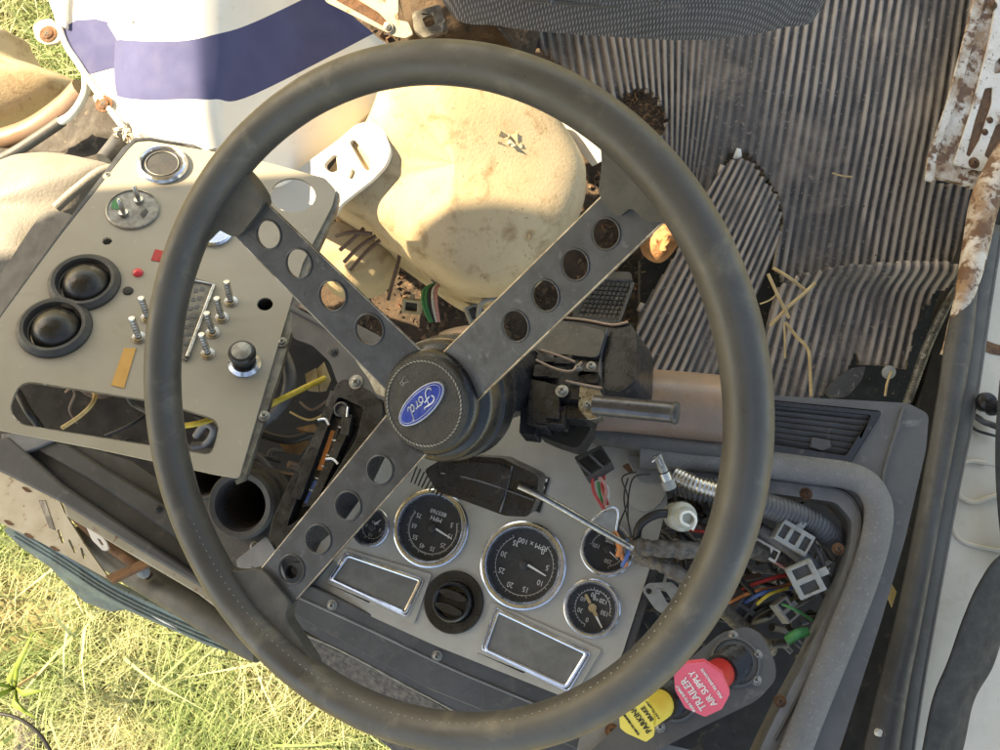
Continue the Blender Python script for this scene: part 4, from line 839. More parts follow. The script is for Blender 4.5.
# ================================================================== engine cover and floor
fz = 1.42
def flat(name, poly, d, m, kind='structure', bump=0, label=None):
    v = [P(x, y, d) for x, y in poly]; o = link(name, v, [tuple(reversed(range(len(v))))] , MT[m]); props(o, label, None, None, kind); return o
fl_ = Plane((300, 300, fz), (700, 300, fz), (500, 600, fz))
props(slab('floor', fl_, [(335, -120), (560, -120), (1120, -120), (1120, 900), (640, 900), (560, 720), (300, 600), (150, 470), (96, 300), (150, 190), (230, 130), (330, 110)], .02, MT['dirt'], None, bevel=0), kind='structure')
# dirt crumbs and gravel on the floor (uncountable)
mb = MB()
def pebble(c, s):
    p = [c+V((rnd.uniform(-1, 1), rnd.uniform(-1, 1), rnd.uniform(-.5, .8))).normalized()*s*rnd.uniform(.7, 1.2) for _ in range(4)]
    return p, [(0, 1, 2), (0, 2, 3), (0, 3, 1), (1, 3, 2)]
for i in range(3500):
    q = P(rnd.uniform(330, 680), rnd.uniform(10, 360), fz-.003); mb.add(pebble(q, rnd.choice((.002, .003, .005, .008))), rnd.choice((0, 0, 1)))
for i in range(500):
    q = P(rnd.gauss(640, 13), rnd.gauss(128, 22), 1.27); mb.add(pebble(q, rnd.choice((.0015, .0025))), 2)
props(mb.build('floor_debris', [MT['dirt'], MT['rust'], MT['leaf_brown']], smooth=False), 'brown dirt crumbs and leaf litter scattered on the cab floor', 'debris', kind='stuff')

cn = V((.05, .15, 1)).normalized()
ov = [(384, 88, 1.12), (410, 82, 1.12), (440, 84, 1.12), (492, 92, 1.14), (540, 116, 1.17), (572, 152, 1.2), (586, 190, 1.22), (568, 240, 1.22), (540, 272, 1.2), (505, 300, 1.19), (475, 300, 1.18), (450, 288, 1.17), (415, 262, 1.17), (372, 232, 1.17), (340, 214, 1.17), (326, 196, 1.16), (340, 172, 1.15), (362, 145, 1.13), (376, 115, 1.12)]
v, f = pillow_vf([P(*q) for q in ov], .085, cn, 22, 4.2, .10, P(455, 188, 1.16), bump=.002, bs=9, sub=6)
cov = thing('engine_cover', P(470, 190, 1.15), 'dusty tan moulded engine cover lit by the sun at the top centre', 'engine cover')
link('shell', v, f, MT['tan_cover'], cov, sharp=60)
def on_cover(x, y):
    def k(w_):
        d = HC-w_.z; return (500+F*w_.x/d-x)**2+(375-F*w_.y/d-y)**2
    return min((w_ for w_ in v[len(v)//4:]), key=k)
mb = MB()
for i in range(9):
    q = on_cover(507+rnd.uniform(-12, 12), 142+rnd.uniform(-9, 9)); mb.add(pebble(q, rnd.uniform(.004, .010)))
for i in range(7):
    q = on_cover(522+rnd.uniform(-10, 10), 236+rnd.uniform(-5, 5)); mb.add(pebble(q, rnd.uniform(.003, .008)))
props(mb.build('crust', MT['tan_cover'], cov, smooth=False), kind='stuff')
tube('skirt_edge', [P(x, y, d+.03) for x, y, d in ((352, 219, 1.165), (380, 236, 1.16), (420, 264, 1.16), (452, 289, 1.16), (478, 300, 1.165))], .004, MT['tan_cover'], cov, 8)
# white bar lit by the sun behind the rim
WBp = Plane((570, 125, 1.16), (612, 160, 1.16), (590, 170, 1.2))
props(slab('white_strut', WBp, [(548, 104), (562, 116), (586, 132), (611, 155), (606, 160), (592, 167), (578, 150), (560, 126)], .02, MT['white_paint'], None, bevel=.002), 'sunlit white metal strut between the tan cover and the wheel rim', 'strut')
v, f = pillow_vf([P(*q) for q in ((645, 228, 1.30), (664, 224, 1.30), (680, 232, 1.3), (676, 248, 1.3), (662, 262, 1.3), (646, 256, 1.3), (640, 240, 1.3))], .03, V((0, 0, 1)), 5, 2, .01, bump=.012, bs=70)
props(link('broken_foam', v, f, MT['foam'], sharp=30), 'crumbled orange foam lump catching the sun beside the upper right spoke', 'foam')
pdl = thing('brake_pedal', P(605, 302, 1.16), 'dark rubber pedal pad with a square tread pattern', 'pedal')
PP = Plane((580, 318, 1.17), (630, 320, 1.17), (600, 280, 1.13)).turned((578, 318), (618, 322))
slab('pad', PP, [(572, 316), (590, 279), (632, 279), (634, 286), (618, 322), (574, 319)], .02, MT['dusty_black'], pdl, rnd_=.004, bevel=.002)
mb = MB()
for i in range(9):
    for j in range(8):
        x = 581+i*4.6+j*2.1*.9-2; y = 315-j*4.5+.3*i
        mb.add(slab_vf(PP, px2(PP, [(x, y), (x+3.2, y+.2), (x+4.5, y-3.0), (x+1.4, y-3.2)]), .003, off=.0025))
mb.build('tread', MT['mat_rubber'], pdl)
tube('pedal_edge', [PP.at(x, y, .002) for x, y in ((633, 283), (619, 321))], .0025, MT['loom_grey'], pdl, 8, 1)
wire([(585, 300, 1.17), (610, 262, 1.22), (640, 235, 1.3)], .012, 'spoke_metal', 'dark pedal arm passing under the upper right spoke', 'pedal_arm', 'pedal arm', n=12)
# connectors and wires under the cover
for i, (x, y, d, a, w_, h_, m_, lb) in enumerate(((446, 279, 1.2, .6, .034, .03, 'grey_conn', 'grey square plug above the green and white leads'), (411, 307, 1.22, .1, .028, .022, 'beige_metal', 'tan block on the dirt left of the green leads'), (474, 313, 1.2, 1.2, .026, .02, 'grey_conn', 'small grey plug next to the upper right spoke'))):
    plug(x, y, d, a, w_, h_, m_, lb, 1)
for i, (m_, dx) in enumerate((('w_green', -8), ('w_green', -5), ('w_black', -2), ('w_white', 1), ('w_pink', 4))):
    wire([(438+dx*.3, 284, 1.2), (432+dx, 290, 1.19), (432+dx*1.1, 305, 1.185), (436+dx*.7, 322, 1.19)], .0026, m_, ('outer green lead below the grey square plug', 'inner green lead below the grey square plug', 'black lead below the grey square plug', 'white lead below the grey square plug', 'pink lead below the grey square plug')[i])
wire([(478, 318, 1.18), (481, 304, 1.17), (492, 299, 1.17), (506, 302, 1.17)], .0035, 'grey_conn', 'pale grey tube arching over the small grey plug', 'hose', 'hose')
wire([(402, 244, 1.2), (398, 262, 1.2), (392, 284, 1.21), (388, 300, 1.22)], .003, 'w_brown', 'thin brown rod standing in the dirt under the tan cover', 'rod', 'rod')
for i, q in enumerate(([(336, 236, 1.14), (352, 232, 1.13), (372, 234, 1.14)], [(340, 250, 1.15), (356, 236, 1.14), (364, 228, 1.14)], [(344, 262, 1.16), (360, 246, 1.15), (376, 236, 1.15)], [(350, 270, 1.17), (366, 252, 1.16), (380, 240, 1.16)])):
    wire(q, .003, 'w_brown', ('uppermost thin brown rod at the lower left of the tan cover', 'second thin brown rod crossing the dusty block', 'third thin brown rod on the dusty block', 'lowest thin brown rod on the dusty block')[i], 'rod', 'rod')
v, f = pillow_vf([P(*q) for q in ((300, 232, 1.22), (340, 222, 1.22), (380, 240, 1.24), (398, 262, 1.25), (376, 292, 1.26), (330, 290, 1.26))], .04, V((0, .1, 1)), 6, 3, .03, bump=.006, bs=30)
props(link('dusty_block', v, f, MT['tan_cover'], sharp=50), 'low dusty tan block in front of the tan engine cover', 'block')
v, f = pillow_vf([P(*q) for q in ((438, 335, 1.0), (470, 325, 1.0), (500, 330, 1.0), (510, 350, 1.0), (460, 356, 1.0))], .05, V((0, 0, 1)), 6, 2, .02)
props(link('column_boot', v, f, MT['column_tan'], sharp=50), 'brown rubber boot just above the wheel hub', 'boot')

# white bracket with slots, in the sun
QB = Plane((310, 190, 1.08), (390, 150, 1.06), (370, 200, 1.07))
wbk = thing('slotted_cover', QB.at(350, 175), 'white slotted plastic panel glaring in the sun left of the tan cover', 'panel')
slab('face', QB, [(290, 175), (306, 163), (338, 140), (356, 124), (372, 121), (384, 130), (391, 150), (386, 165), (372, 180), (340, 205), (330, 222), (300, 240), (260, 200)], .012, MT['white_paint'], wbk, rnd_=.008, bevel=.003, ph=[[(349, 142), (354, 139), (371, 160), (369, 172), (363, 168)], [(322, 166), (334, 154), (340, 158), (344, 166), (332, 174)], [(352, 168), (356, 172), (352, 180), (348, 178)]])
slab('inner_flap', QB, [(336, 156), (341, 158), (348, 172), (338, 176)], .003, MT['peach_fibre'], wbk, off=-.004)

# ================================================================== white tub with blue stripe, top left
rows = [[(150, -90, 1.12), (128, -80, 1.02), (150, -85, .99), (185, -92, .975), (212, -94, .985), (255, -95, 1.03), (340, -110, 1.15)],
        [(128, 25, 1.15), (119, 38, 1.05), (142, 42, .995), (185, 42, .975), (212, 36, .985), (252, 23, 1.03), (330, -14, 1.15)],
        [(130, 84, 1.16), (120, 95, 1.06), (144, 100, .995), (190, 100, .975), (214, 100, .985), (252, 95, 1.03), (372, 35, 1.19)],
        [(160, 120, 1.17), (140, 128, 1.07), (162, 140, 1.02), (198, 152, .995), (222, 158, 1.0), (262, 158, 1.05), (396, 52, 1.21)],
        [(215, 160, 1.2), (212, 164, 1.12), (218, 168, 1.06), (236, 178, 1.03), (255, 182, 1.04), (295, 178, 1.09), (408, 76, 1.23)]]
tub = thing('white_tub', P(250, 80, 1.02), 'big curved white plastic cowl with a dark blue stripe in glaring sun', 'cowl')
R_ = [[P(*q) for q in r_] for r_ in rows]
v, f, nc, nr = loft_vf(R_, 8, 8)
mi = []
for j in range(nr-1):
    for i in range(nc-1): mi.append(1 if 8 <= j < 16 else 0)
link('cowl_shell', v, f, [MT['white_paint'], MT['blue_stripe']], tub, mi=mi, solid=.004)
slab('cowl_lip', Plane((290, 170, 1.11), (400, 75, 1.24), (350, 170, 1.17)), [(222, 160), (262, 158), (300, 140), (400, 60), (412, 68), (408, 88), (372, 122), (340, 140), (300, 176), (240, 180)], .01, MT['peach_fibre'], tub, bevel=.003)
slab('cowl_tab', Plane((105, 25, 1.04), (130, 25, 1.0), (115, 45, 1.04)), [(107, 24), (120, 13), (132, 20), (124, 44), (117, 40)], .003, MT['white_paint'], tub)
FP = Plane((60, 40, 1.24), (200, 150, 1.20), (120, 20, 1.24))
fen = thing('fender_panel', FP.at(100, 80), 'flat grey white body panel with a blue stripe and screw tabs', 'body panel')
slab('sheet', FP, [(40, -60), (52, -10), (60, 22), (66, 46), (92, 82), (116, 118), (132, 146), (180, 152), (215, 160), (240, 120), (250, -60)], .006, MT['white_paint'], fen, bevel=.001)
slab('blue_band', FP, [(60, 30), (76, 20), (96, 19), (108, 22), (124, 36), (124, 70), (112, 68), (90, 74), (78, 64)], .0008, MT['blue_stripe'], fen, off=.0008, bevel=0)
tube('panel_edge', [FP.at(x, y, .002) for x, y in ((52, -20), (62, 35), (80, 66), (100, 96), (122, 126), (136, 150))], .005, MT['rust_white'] if 0 else MT['white_paint'], fen, 8)
slab('screw_tab', FP, [(32, 26), (40, 20), (52, 18), (58, 30), (60, 42), (46, 45), (36, 40)], .004, MT['beige_metal'], fen, off=.004, rnd_=.006)
slab('screw_tab', FP, [(92, 96), (100, 90), (112, 104), (110, 114), (98, 108)], .004, MT['beige_metal'], fen, off=.004, rnd_=.004)
for x, y in ((48, 34), (104, 104)): screw(fen, FP.at(x, y, .005), FP.n, .008, MT['rust'])
slab('side_rail', FP, [(134, 105), (140, 108), (178, 146), (168, 148), (150, 130)], .01, MT['tan_cover'], fen, off=.012)
slab('white_corner', FP, [(36, -60), (70, -60), (66, 10), (66, 28), (58, 24), (50, 5)], .01, MT['white_paint'], fen, off=.008, rnd_=.004)
wire([(86, 74, 1.26), (86, 90, 1.27), (80, 104, 1.28), (70, 116, 1.30), (60, 122, 1.32)], .0065, 'white_mark', 'white plastic hose curving down beside the body panel', 'hose', 'hose', n=12)
wire([(62, 121, 1.32), (40, 136, 1.33), (15, 152, 1.34), (-20, 170, 1.34)], .009, 'dash_dark', 'black rubber hose joined to the white one at the left', 'hose', 'hose', n=12)
wire([(84, 90, 1.40), (64, 110, 1.42), (30, 132, 1.44), (-20, 148, 1.44)], .022, 'column_tan', 'brown rubber seal along the edge of the tan fender', 'rubber_seal', 'seal', n=12)
v, f = pillow_vf([P(*q) for q in ((-60, 20, 1.55), (0, 28, 1.5), (12, 42, 1.5), (26, 62, 1.5), (56, 72, 1.5), (82, 86, 1.5), (76, 102, 1.5), (40, 120, 1.5), (0, 136, 1.5), (-60, 150, 1.5))], .10, V((-.2, 0, 1)), 10, 2, .05, P(-20, 80, 1.5), bump=.012, bs=10)
props(link('tan_fender', v, f, MT['tan_cover'], sharp=60), 'sunlit tan fender bulging in at the left edge of the picture', 'fender')
v, f = pillow_vf([P(*q) for q in ((-60, 150, 1.40), (20, 150, 1.40), (60, 122, 1.40), (92, 96, 1.38), (120, 128, 1.36), (150, 160, 1.36), (120, 200, 1.36), (0, 220, 1.40))], .01, V((0, 0, 1)), 6, 2, .05, bump=.01, bs=30)
props(link('wheel_arch_liner', v, f, MT['arch_black'], sharp=60), 'dark stained liner between the tan fender and the white body panel', 'liner')
v, f = pillow_vf([P(*q) for q in ((-80, 165, 1.08), (0, 162, 1.06), (40, 152, 1.05), (85, 158, 1.03), (115, 170, 1.02), (100, 205, 1.02), (60, 240, 1.0), (40, 300, 1.0), (-80, 340, 1.0))], .05, V((-.1, 0, 1)), 10, 2.2, .05, P(-10, 220, 1.03), bump=.006, bs=14)
props(link('passenger_pad', v, f, MT['grey_pad'], sharp=60), 'pale grey worn pad behind the upper edge of the beige panel', 'pad')
props(slab('pad_bracket', Plane((0, 280, .93), (70, 215, .93), (40, 280, .92)), [(-30, 330), (0, 275), (26, 235), (40, 215), (52, 210), (72, 214), (78, 222), (40, 262), (0, 318), (-30, 360)], .012, MT['dash_dark'], None, rnd_=.01, bevel=.003), 'dark curved bracket between the pale pad and the beige panel', 'bracket')
wire([(118, 168, 1.0), (100, 172, .99), (76, 190, .985), (56, 208, .98)], .006, 'grey_pad', 'pale rounded bead along the pad beside the beige panel', 'edge_bead', 'trim', n=12)
wire([(104, 160, 1.18), (118, 142, 1.2), (128, 128, 1.22)], .012, 'loom_grey', 'short grey blue hose above the corner of the beige panel', 'hose', 'hose', n=12)
mb = MB()
for i in range(40): mb.add(pebble(P(126+rnd.gauss(0, 5), 130+rnd.gauss(0, 7), 1.19), rnd.uniform(.003, .008)))
props(mb.build('rubble', MT['rust_white'], smooth=False), 'crumbled pale flakes on the panel corner near the grey blue hose', 'flakes', kind='stuff')
# beige bracket at top, bits next to seat
TB = Plane((340, 0, 1.04), (395, 20, 1.04), (380, -20, 1.03))
tb = thing('seat_bracket', TB.at(370, 10), 'beige metal bracket with a brown recess at the top edge', 'bracket')
slab('bracket_plate', TB, [(310, -30), (326, 2), (350, 14), (378, 28), (394, 36), (405, 38), (413, 34), (408, 22), (398, 20), (398, -30)], .006, MT['beige_metal'], tb, rnd_=.003)
slab('brown_recess', TB, [(318, -30), (336, 0), (380, 24), (388, 30), (390, 25), (378, 12), (352, -4), (340, -30)], .003, MT['rust'], tb, off=.002)
screw(tb, TB.at(388, 27, .003), TB.n, .004, MT['zinc'])
props(slab('rusty_latch', Plane((415, 20, 1.14), (450, 30, 1.14), (430, 40, 1.14)), [(412, 12), (440, 4), (448, 30), (424, 38), (414, 30)], .01, MT['panel_edge'], None, rnd_=.004, ph=[[(422, 18), (432, 14), (436, 24), (426, 28)]]), 'grimy square latch plate between the seat and the beige bracket', 'latch')
# seat
v, f = pillow_vf([P(*q) for q in ((430, -135, .98), (446, -23, .98), (500, -7, .97), (560, 0, .96), (620, 4, .955), (690, 7, .95), (750, 4, .95), (800, -6, .95), (838, -23, .95), (850, -135, .95))], .07, V((0, .25, 1)), 12, 2.4, .06, P(640, -125, .96), sub=8)
seat = thing('truck_seat', P(640, -75, .96), 'dark woven cloth truck seat seen along the top edge', 'seat')
link('seat_cushion', v, f, MT['seat_cloth'], seat, sharp=80)
for x in (545, 595, 655): tube('piping', [P(x+8, 4, .945), P(x, -4, .92), P(x-8, -16, .90), P(x-14, -50, .885)], .003, MT['seat_cloth'], seat, 8)
tube('piping', [P(x, y-14, .962) for x, y in ((448, -6), (500, 9), (560, 16), (620, 20), (690, 23), (750, 20), (800, 10), (838, -7))], .003, MT['dash_dark'], seat, 8)

v, f = pillow_vf([P(*q) for q in ((396, -60, 1.2), (402, 10, 1.2), (410, 30, 1.2), (440, 40, 1.22), (500, 36, 1.22), (530, 60, 1.25), (540, -60, 1.2))], .03, V((0, 0, 1)), 6, 3, .05, bump=.01, bs=25)
link('seat_base', v, f, MT['dirt'], seat, sharp=50)['label'] = 'dirt covered brown seat base'
# ================================================================== ribbed rubber mats
def ribmat(name, corners, ribs, nv, h, label, outline=None, disp=None, curve=0, fade=None, z=None):
    # corners: TL, TR, BR, BL (px, py, d); ribs run from top to bottom
    A_, B_, C_, D_ = [P(*c) for c in corners]; nu = ribs*6; v = []; crown = []
    for j in range(nv+1):
        t = j/nv
        for i in range(nu+1):
            s = i/nu; p = A_.lerp(B_, s).lerp(D_.lerp(C_, s), t)
            if curve: p = p+(B_-A_).normalized()*curve*t*max(0, min(1, (.42-s)/.22))
            wob = noise.noise(V((p.x*4, p.y*4, 1)))*.012
            ph_ = (s*ribs) % 1; pr = max(0, min(1, (abs(ph_-.5)*-2+.55)/.28)); pr = pr*pr*(3-2*pr)
            wear = .30+.70*min(1, max(0, .55+2.0*noise.noise(V((p.x*7, p.y*4, 4)))+.9*noise.noise(V((p.x*60, p.y*14, 9)))))
            if fade: wear *= fade(s, t)
            crown.append(pr*wear)
            p = p+V((0, 0, wob+h*pr*wear+.0012*noise.noise(p*120)))
            if disp: p = p+V((0, 0, disp(s, t)))
            v.append(p)
    W_ = nu+1; f = []
    O = [V((P(*q).x, P(*q).y)) for q in outline] if outline else None
    def inside(p):
        c = False; m = len(O)
        for i in range(m):
            a, b = O[i], O[i-1]
            if (a.y > p.y) != (b.y > p.y) and p.x < (b.x-a.x)*(p.y-a.y)/(b.y-a.y)+a.x: c = not c
        return c
    for j in range(nv):
        for i in range(nu):
            q = (j*W_+i, (j+1)*W_+i, (j+1)*W_+i+1, j*W_+i+1)
            if O and not inside((v[q[0]]+v[q[2]])/2): continue
            f.append(q)
    used = sorted({i for q in f for i in q}); mp = {k: n for n, k in enumerate(used)}
    o = link(name, [v[k] for k in used], [tuple(mp[k] for k in q) for q in f], MT['mat_ribs'], sharp=85, solid=.007)
    at = o.data.attributes.new('crown', 'FLOAT', 'POINT'); at.data.foreach_set('value', [crown[k] for k in used])
    return props(o, label, 'floor mat')
# ribs pick up dust on their crowns: pale worn crowns belong to the rubber itself, read from a stored crown height
m = mat('mat_ribs', (.082, .073, .069), (.050, .046, .045), .8, scale=14, bump=.5, bs=500, spots=[((.24, .19, .15), 7, .50, .22), ((.035, .033, .033), 5, .60, .1), ((.26, .21, .17), 140, .58, .12)], spec=.3)
nt = m.node_tree; bb = nt.nodes['Principled BSDF']; old = bb.inputs['Base Color'].links[0].from_socket
an = nt.nodes.new('ShaderNodeAttribute'); an.attribute_name = 'crown'; mx = nt.nodes.new('ShaderNodeMix'); mx.data_type = 'RGBA'
nt.links.new(an.outputs['Fac'], mx.inputs[0]); nt.links.new(old, mx.inputs[6]); mx.inputs[7].default_value = (.36, .305, .255, 1); nt.links.new(mx.outputs[2], bb.inputs['Base Color'])
def fadeA(s, t): return .12+.88*min(1, abs(s-.46)*3.5+abs(t-.42)*3.2) if s < .9 else max(.25, 1-(s-.9)*7)
D0 = 1.27
ribmat('floor_mat', [(480, -30, D0), (1090, -30, D0), (1010, 440, D0), (400, 440, D0)], 68, 110, .0042, 'large grey ribbed rubber floor mat spread under the seat',
       outline=[(492, -30, D0), (1000, -30, D0), (985, 0, D0), (950, 110, D0), (936, 182, D0), (975, 186, D0), (978, 215, D0), (960, 255, D0), (930, 285, D0), (850, 292, D0), (800, 305, D0), (786, 290, D0), (776, 268, D0), (784, 225, D0), (780, 200, D0), (762, 172, D0), (748, 156, D0), (728, 154, D0), (714, 180, D0), (704, 215, D0), (684, 200, D0), (655, 155, D0), (668, 122, D0), (658, 100, D0), (646, 90, D0), (630, 92, D0), (618, 98, D0), (612, 116, D0), (590, 90, D0), (540, 50, D0), (505, 20, D0)], fade=fadeA, curve=.25)
ribmat('mat_flap', [(712, 150, 1.235), (800, 190, 1.235), (700, 430, 1.225), (588, 380, 1.225)], 15, 60, .0042, 'torn ribbed mat piece lying diagonally beside the dashboard edge',
       outline=[(726, 164, 1.235), (742, 160, 1.235), (756, 178, 1.235), (774, 200, 1.235), (778, 222, 1.235), (772, 262, 1.235), (756, 300, 1.235), (742, 340, 1.225), (725, 392, 1.225), (640, 400, 1.225), (622, 382, 1.225), (640, 310, 1.23), (672, 258, 1.235), (700, 200, 1.235)],
       disp=lambda s, t: .015*math.sin(s*3)+.01*t)
def liftB(s, t): return .030*max(0, 1-abs(t-.0)*3.2)*0+.030*math.exp(-((t-.16)/.09)**2)+.02*max(0, s-.8)*5*t
ribmat('mat_flap', [(790, 240, 1.225), (965, 245, 1.225), (930, 410, 1.215), (745, 410, 1.215)], 19, 60, .0040, 'ragged edged ribbed mat flap folded over near the door sill',
       outline=[(772, 290, 1.22), (800, 278, 1.22), (840, 268, 1.225), (890, 264, 1.225), (930, 262, 1.225), (952, 268, 1.225), (958, 282, 1.22), (945, 288, 1.22), (934, 292, 1.22), (926, 306, 1.22), (922, 320, 1.22), (912, 332, 1.22), (910, 350, 1.22), (904, 368, 1.215), (860, 364, 1.215), (857, 352, 1.215), (846, 372, 1.215), (838, 386, 1.215), (812, 402, 1.215), (770, 404, 1.215), (756, 350, 1.215), (764, 310, 1.22)], disp=liftB)
# floor under mats and dash, gap shade put into its dark colour
props(slab('floor_pan', Plane((700, 300, 1.34), (950, 300, 1.34), (800, 420, 1.34)), [(640, 260), (760, 180), (960, 180), (990, 250), (960, 460), (640, 460)], .02, MT['shade_and_grime'], None), 'bare floor pan coloured shade dark in the gaps of the torn mats', 'floor pan')
props(slab('mat_scrap', Plane((830, 370, 1.2), (860, 395, 1.2), (850, 360, 1.21)), [(834, 380), (852, 368), (866, 366), (862, 380), (848, 396), (832, 398), (826, 392)], .006, MT['mat_rubber'], None, rnd_=.004), 'small loose rubber scrap right above the louvred vent', 'rubber scrap')
corr('ribbed_cable', [(905, 410, 1.2), (918, 372, 1.2), (930, 340, 1.21), (944, 310, 1.22), (958, 282, 1.24)], .007, 'panel_edge', 'thin ribbed cable running along the door sill past the torn mat')
pin = lathe('mat_pin', P(888, 372, 1.19), V((.1, -.2, 1)), [(.010, 0), (.010, .004), (.005, .008), (0, .009)], MT['grey_conn'], None, 16); props(pin, 'pale round pin at the bottom corner of the ragged mat flap', 'pin')
wire([(891, 372, 1.18), (887, 384, 1.17), (885, 396, 1.17)], .0018, 'straw', 'short straw hanging from the pale round pin', 'straw_stalk', 'straw')
def straw(pts, label, rr=.0016): wire([(x, y, d) for x, y, d in pts], rr, 'straw', label, 'straw_stalk', 'straw', n=5)
straw([(770, 326, 1.19), (788, 307, 1.18), (802, 295, 1.18), (815, 283, 1.19)], 'straw slanting up to the right across the torn mat', .0028)
straw([(768, 274, 1.18), (778, 296, 1.175), (789, 318, 1.18)], 'straw crossing the slanting one in an X', .0026)
straw([(773, 268, 1.19), (788, 277, 1.18), (805, 290, 1.19)], 'straw forming the upper side of the little heap', .0026)
straw([(785, 322, 1.19), (796, 336, 1.185), (808, 350, 1.18), (810, 374, 1.18), (811, 396, 1.18)], 'long bent straw falling towards the dashboard', .0026)
straw([(784, 322, 1.18), (785, 345, 1.18), (785, 358, 1.19)], 'short thin straw pointing straight down from the heap')
straw([(760, 304, 1.18), (770, 300, 1.18), (778, 293, 1.18)], 'tiny straw at the left of the heap', .0012)
straw([(832, 173, 1.25), (842, 176, 1.248), (852, 177, 1.25)], 'lone pale straw lying on the large ribbed mat', .0014)
sp_ = [(733, 158, 1.22), (737, 148, 1.21), (741, 149, 1.21), (742, 156, 1.22), (738, 160, 1.22)]
leaf(sp_, 'tiny white paper scrap on top of the torn mat tip', 'white_mark')
for i, q in enumerate(([(640, 320), (660, 300)], [(618, 352), (634, 300)])): pass
v, f = pillow_vf([P(x, y, 1.262) for x, y in ((764, 70), (782, 60), (800, 64), (806, 76), (790, 86), (770, 84))], .003, V((0, 0, 1)), 3, 2, 0)
# ================================================================== door sill side
SR = Plane((960, 100, 1.20), (880, 700, .95), (1000, 400, 1.08))
SG = Plane((930, 100, 1.28), (860, 720, 1.10), (960, 400, 1.20))
props(slab('kick_channel', SG, [(1000, 180), (972, 230), (944, 300), (920, 400), (880, 560), (840, 760), (800, 900), (900, 900), (940, 700), (975, 450), (1010, 300)], .02, MT['shade_and_grime'], None), 'recessed channel coloured shade dark between the dashboard and the white door sill', 'channel')  # near black colour stands in for the shade of this gap
seal = thing('door_seal', SR.at(930, 500), 'long black rubber door seal running down beside the dashboard', 'door seal')
def seal_sheet(name, L_, R2, m, h=.008, solid=.004):
    rows = []
    for (a, b) in zip(L_, R2):
        p, q = SR.at(*a), SR.at(*b); mid = p.lerp(q, .5)+SR.n*h; rows.append([p, p.lerp(q, .2)+SR.n*h*.8, mid, p.lerp(q, .8)+SR.n*h*.8, q])
    v, f, a, b = loft_vf(rows, 4, 5); link(name, v, f, MT[m], seal, sharp=60, solid=solid)
seal_sheet('seal_lip', [(958, 290), (946, 345), (938, 400), (921, 500), (899, 610), (879, 690), (858, 780)], [(972, 288), (968, 345), (958, 400), (938, 500), (918, 610), (903, 690), (890, 780)], 'rubber_strip', .014)
seal_sheet('seal_channel', [(986, 225), (974, 300), (960, 400), (940, 500), (919, 610), (904, 690), (891, 780)], [(1000, 228), (989, 300), (974, 400), (954, 500), (934, 610), (920, 690), (908, 780)], 'dash_dark', .003)
tube('seal_bead', [SR.at(x, y, .004) for x, y in ((1002, 226), (990, 300), (975, 400), (955, 500), (935, 610), (921, 690), (908, 780))], .0035, MT['dash_grey'], seal, 8)
for x, y in ((962, 396), (945, 463), (931, 548), (917, 650)): lathe('seal_hole', SR.at(x, y, .0035), SR.n, [(.0026, .0), (.002, .0015), (0, .0015)], MT['black'], seal, 12)
for x, y in ((893, 712), (880, 733)): lathe('pale_speck', SR.at(x, y, .0145), SR.n, [(.005, -.004), (.004, .0008), (0, .001)], MT['w_white'], seal, 10)
sill = thing('door_sill', SR.at(970, 400), 'off white painted door sill along the right edge', 'door sill')
SW_ = Plane(o=SR.o-SR.n*.006, n=SR.n)
slab('sill_panel', SW_, [(1001, 226), (990, 300), (975, 400), (955, 500), (935, 610), (918, 700), (900, 800), (880, 900), (1120, 900), (1120, 226)], .012, MT['door_white'], sill, bevel=.002)
v, f = pillow_vf([SW_.at(x, y, .001) for x, y in ((956, 468), (966, 461), (985, 464), (1002, 470), (1002, 494), (988, 498), (972, 500), (958, 494))], -.012, SW_.n, 6, 2, 0); link('scoop', v, f, MT['door_white'], sill)
tube('scoop_edge', [SW_.at(x, y, .003) for x, y in ((986, 463), (968, 461), (957, 468), (955, 486), (962, 498), (975, 502), (990, 497), (1004, 494))], .003, MT['door_white'], sill, 8)
tube('weld_seam', [SW_.at(x, y, .001) for x, y in ((948, 520), (960, 540), (985, 548), (1010, 552))], .0025, MT['door_white'], sill, 8)
slab('grime_patch', SW_, [(981, 344), (985, 340), (996, 344), (1004, 346), (1004, 356), (992, 354), (982, 350)], .0006, MT['rust'], sill, off=.0009, rnd_=.004, bevel=0)
RP = Plane((980, 20, 1.20), (945, 170, 1.17), (1000, 100, 1.19))
rp_ = thing('scuff_plate', RP.at(970, 100), 'rusty white scuff plate with slots at the upper right corner', 'scuff plate')
slab('plate', RP, [(992, -60), (981, 0), (955, 95), (934, 155), (931, 176), (958, 182), (984, 190), (1010, 200), (1060, 150), (1060, -60)], .008, MT['rust_heavy'], rp_, rnd_=.003, off=-.002)
slab('raised_panel', RP, [(1000, -20), (990, 40), (972, 110), (954, 164), (985, 171), (1004, 172), (1060, 150), (1060, -20)], .004, MT['rust_white'], rp_, off=.003, rnd_=.004, ph=[[(985, 88), (993, 87), (992, 104), (980, 140), (970, 157), (966, 155), (975, 120)], [(996, 125), (1004, 122), (1004, 150), (992, 160), (984, 156)], [(995, 62), (1003, 55), (1004, 72), (994, 74)]])
for x, y, r2 in ((974, 163, .005), (990, 120, .003), (985, 132, .003), (993, 5, .004)): screw(rp_, RP.at(x, y, .0035), RP.n, r2, MT['rust'])
slab('rust_edge', RP, [(984, -60), (974, 0), (948, 100), (928, 158), (926, 180), (934, 182), (937, 155), (958, 98), (985, 0), (994, -60)], .004, MT['rust_heavy'], rp_, off=.001)
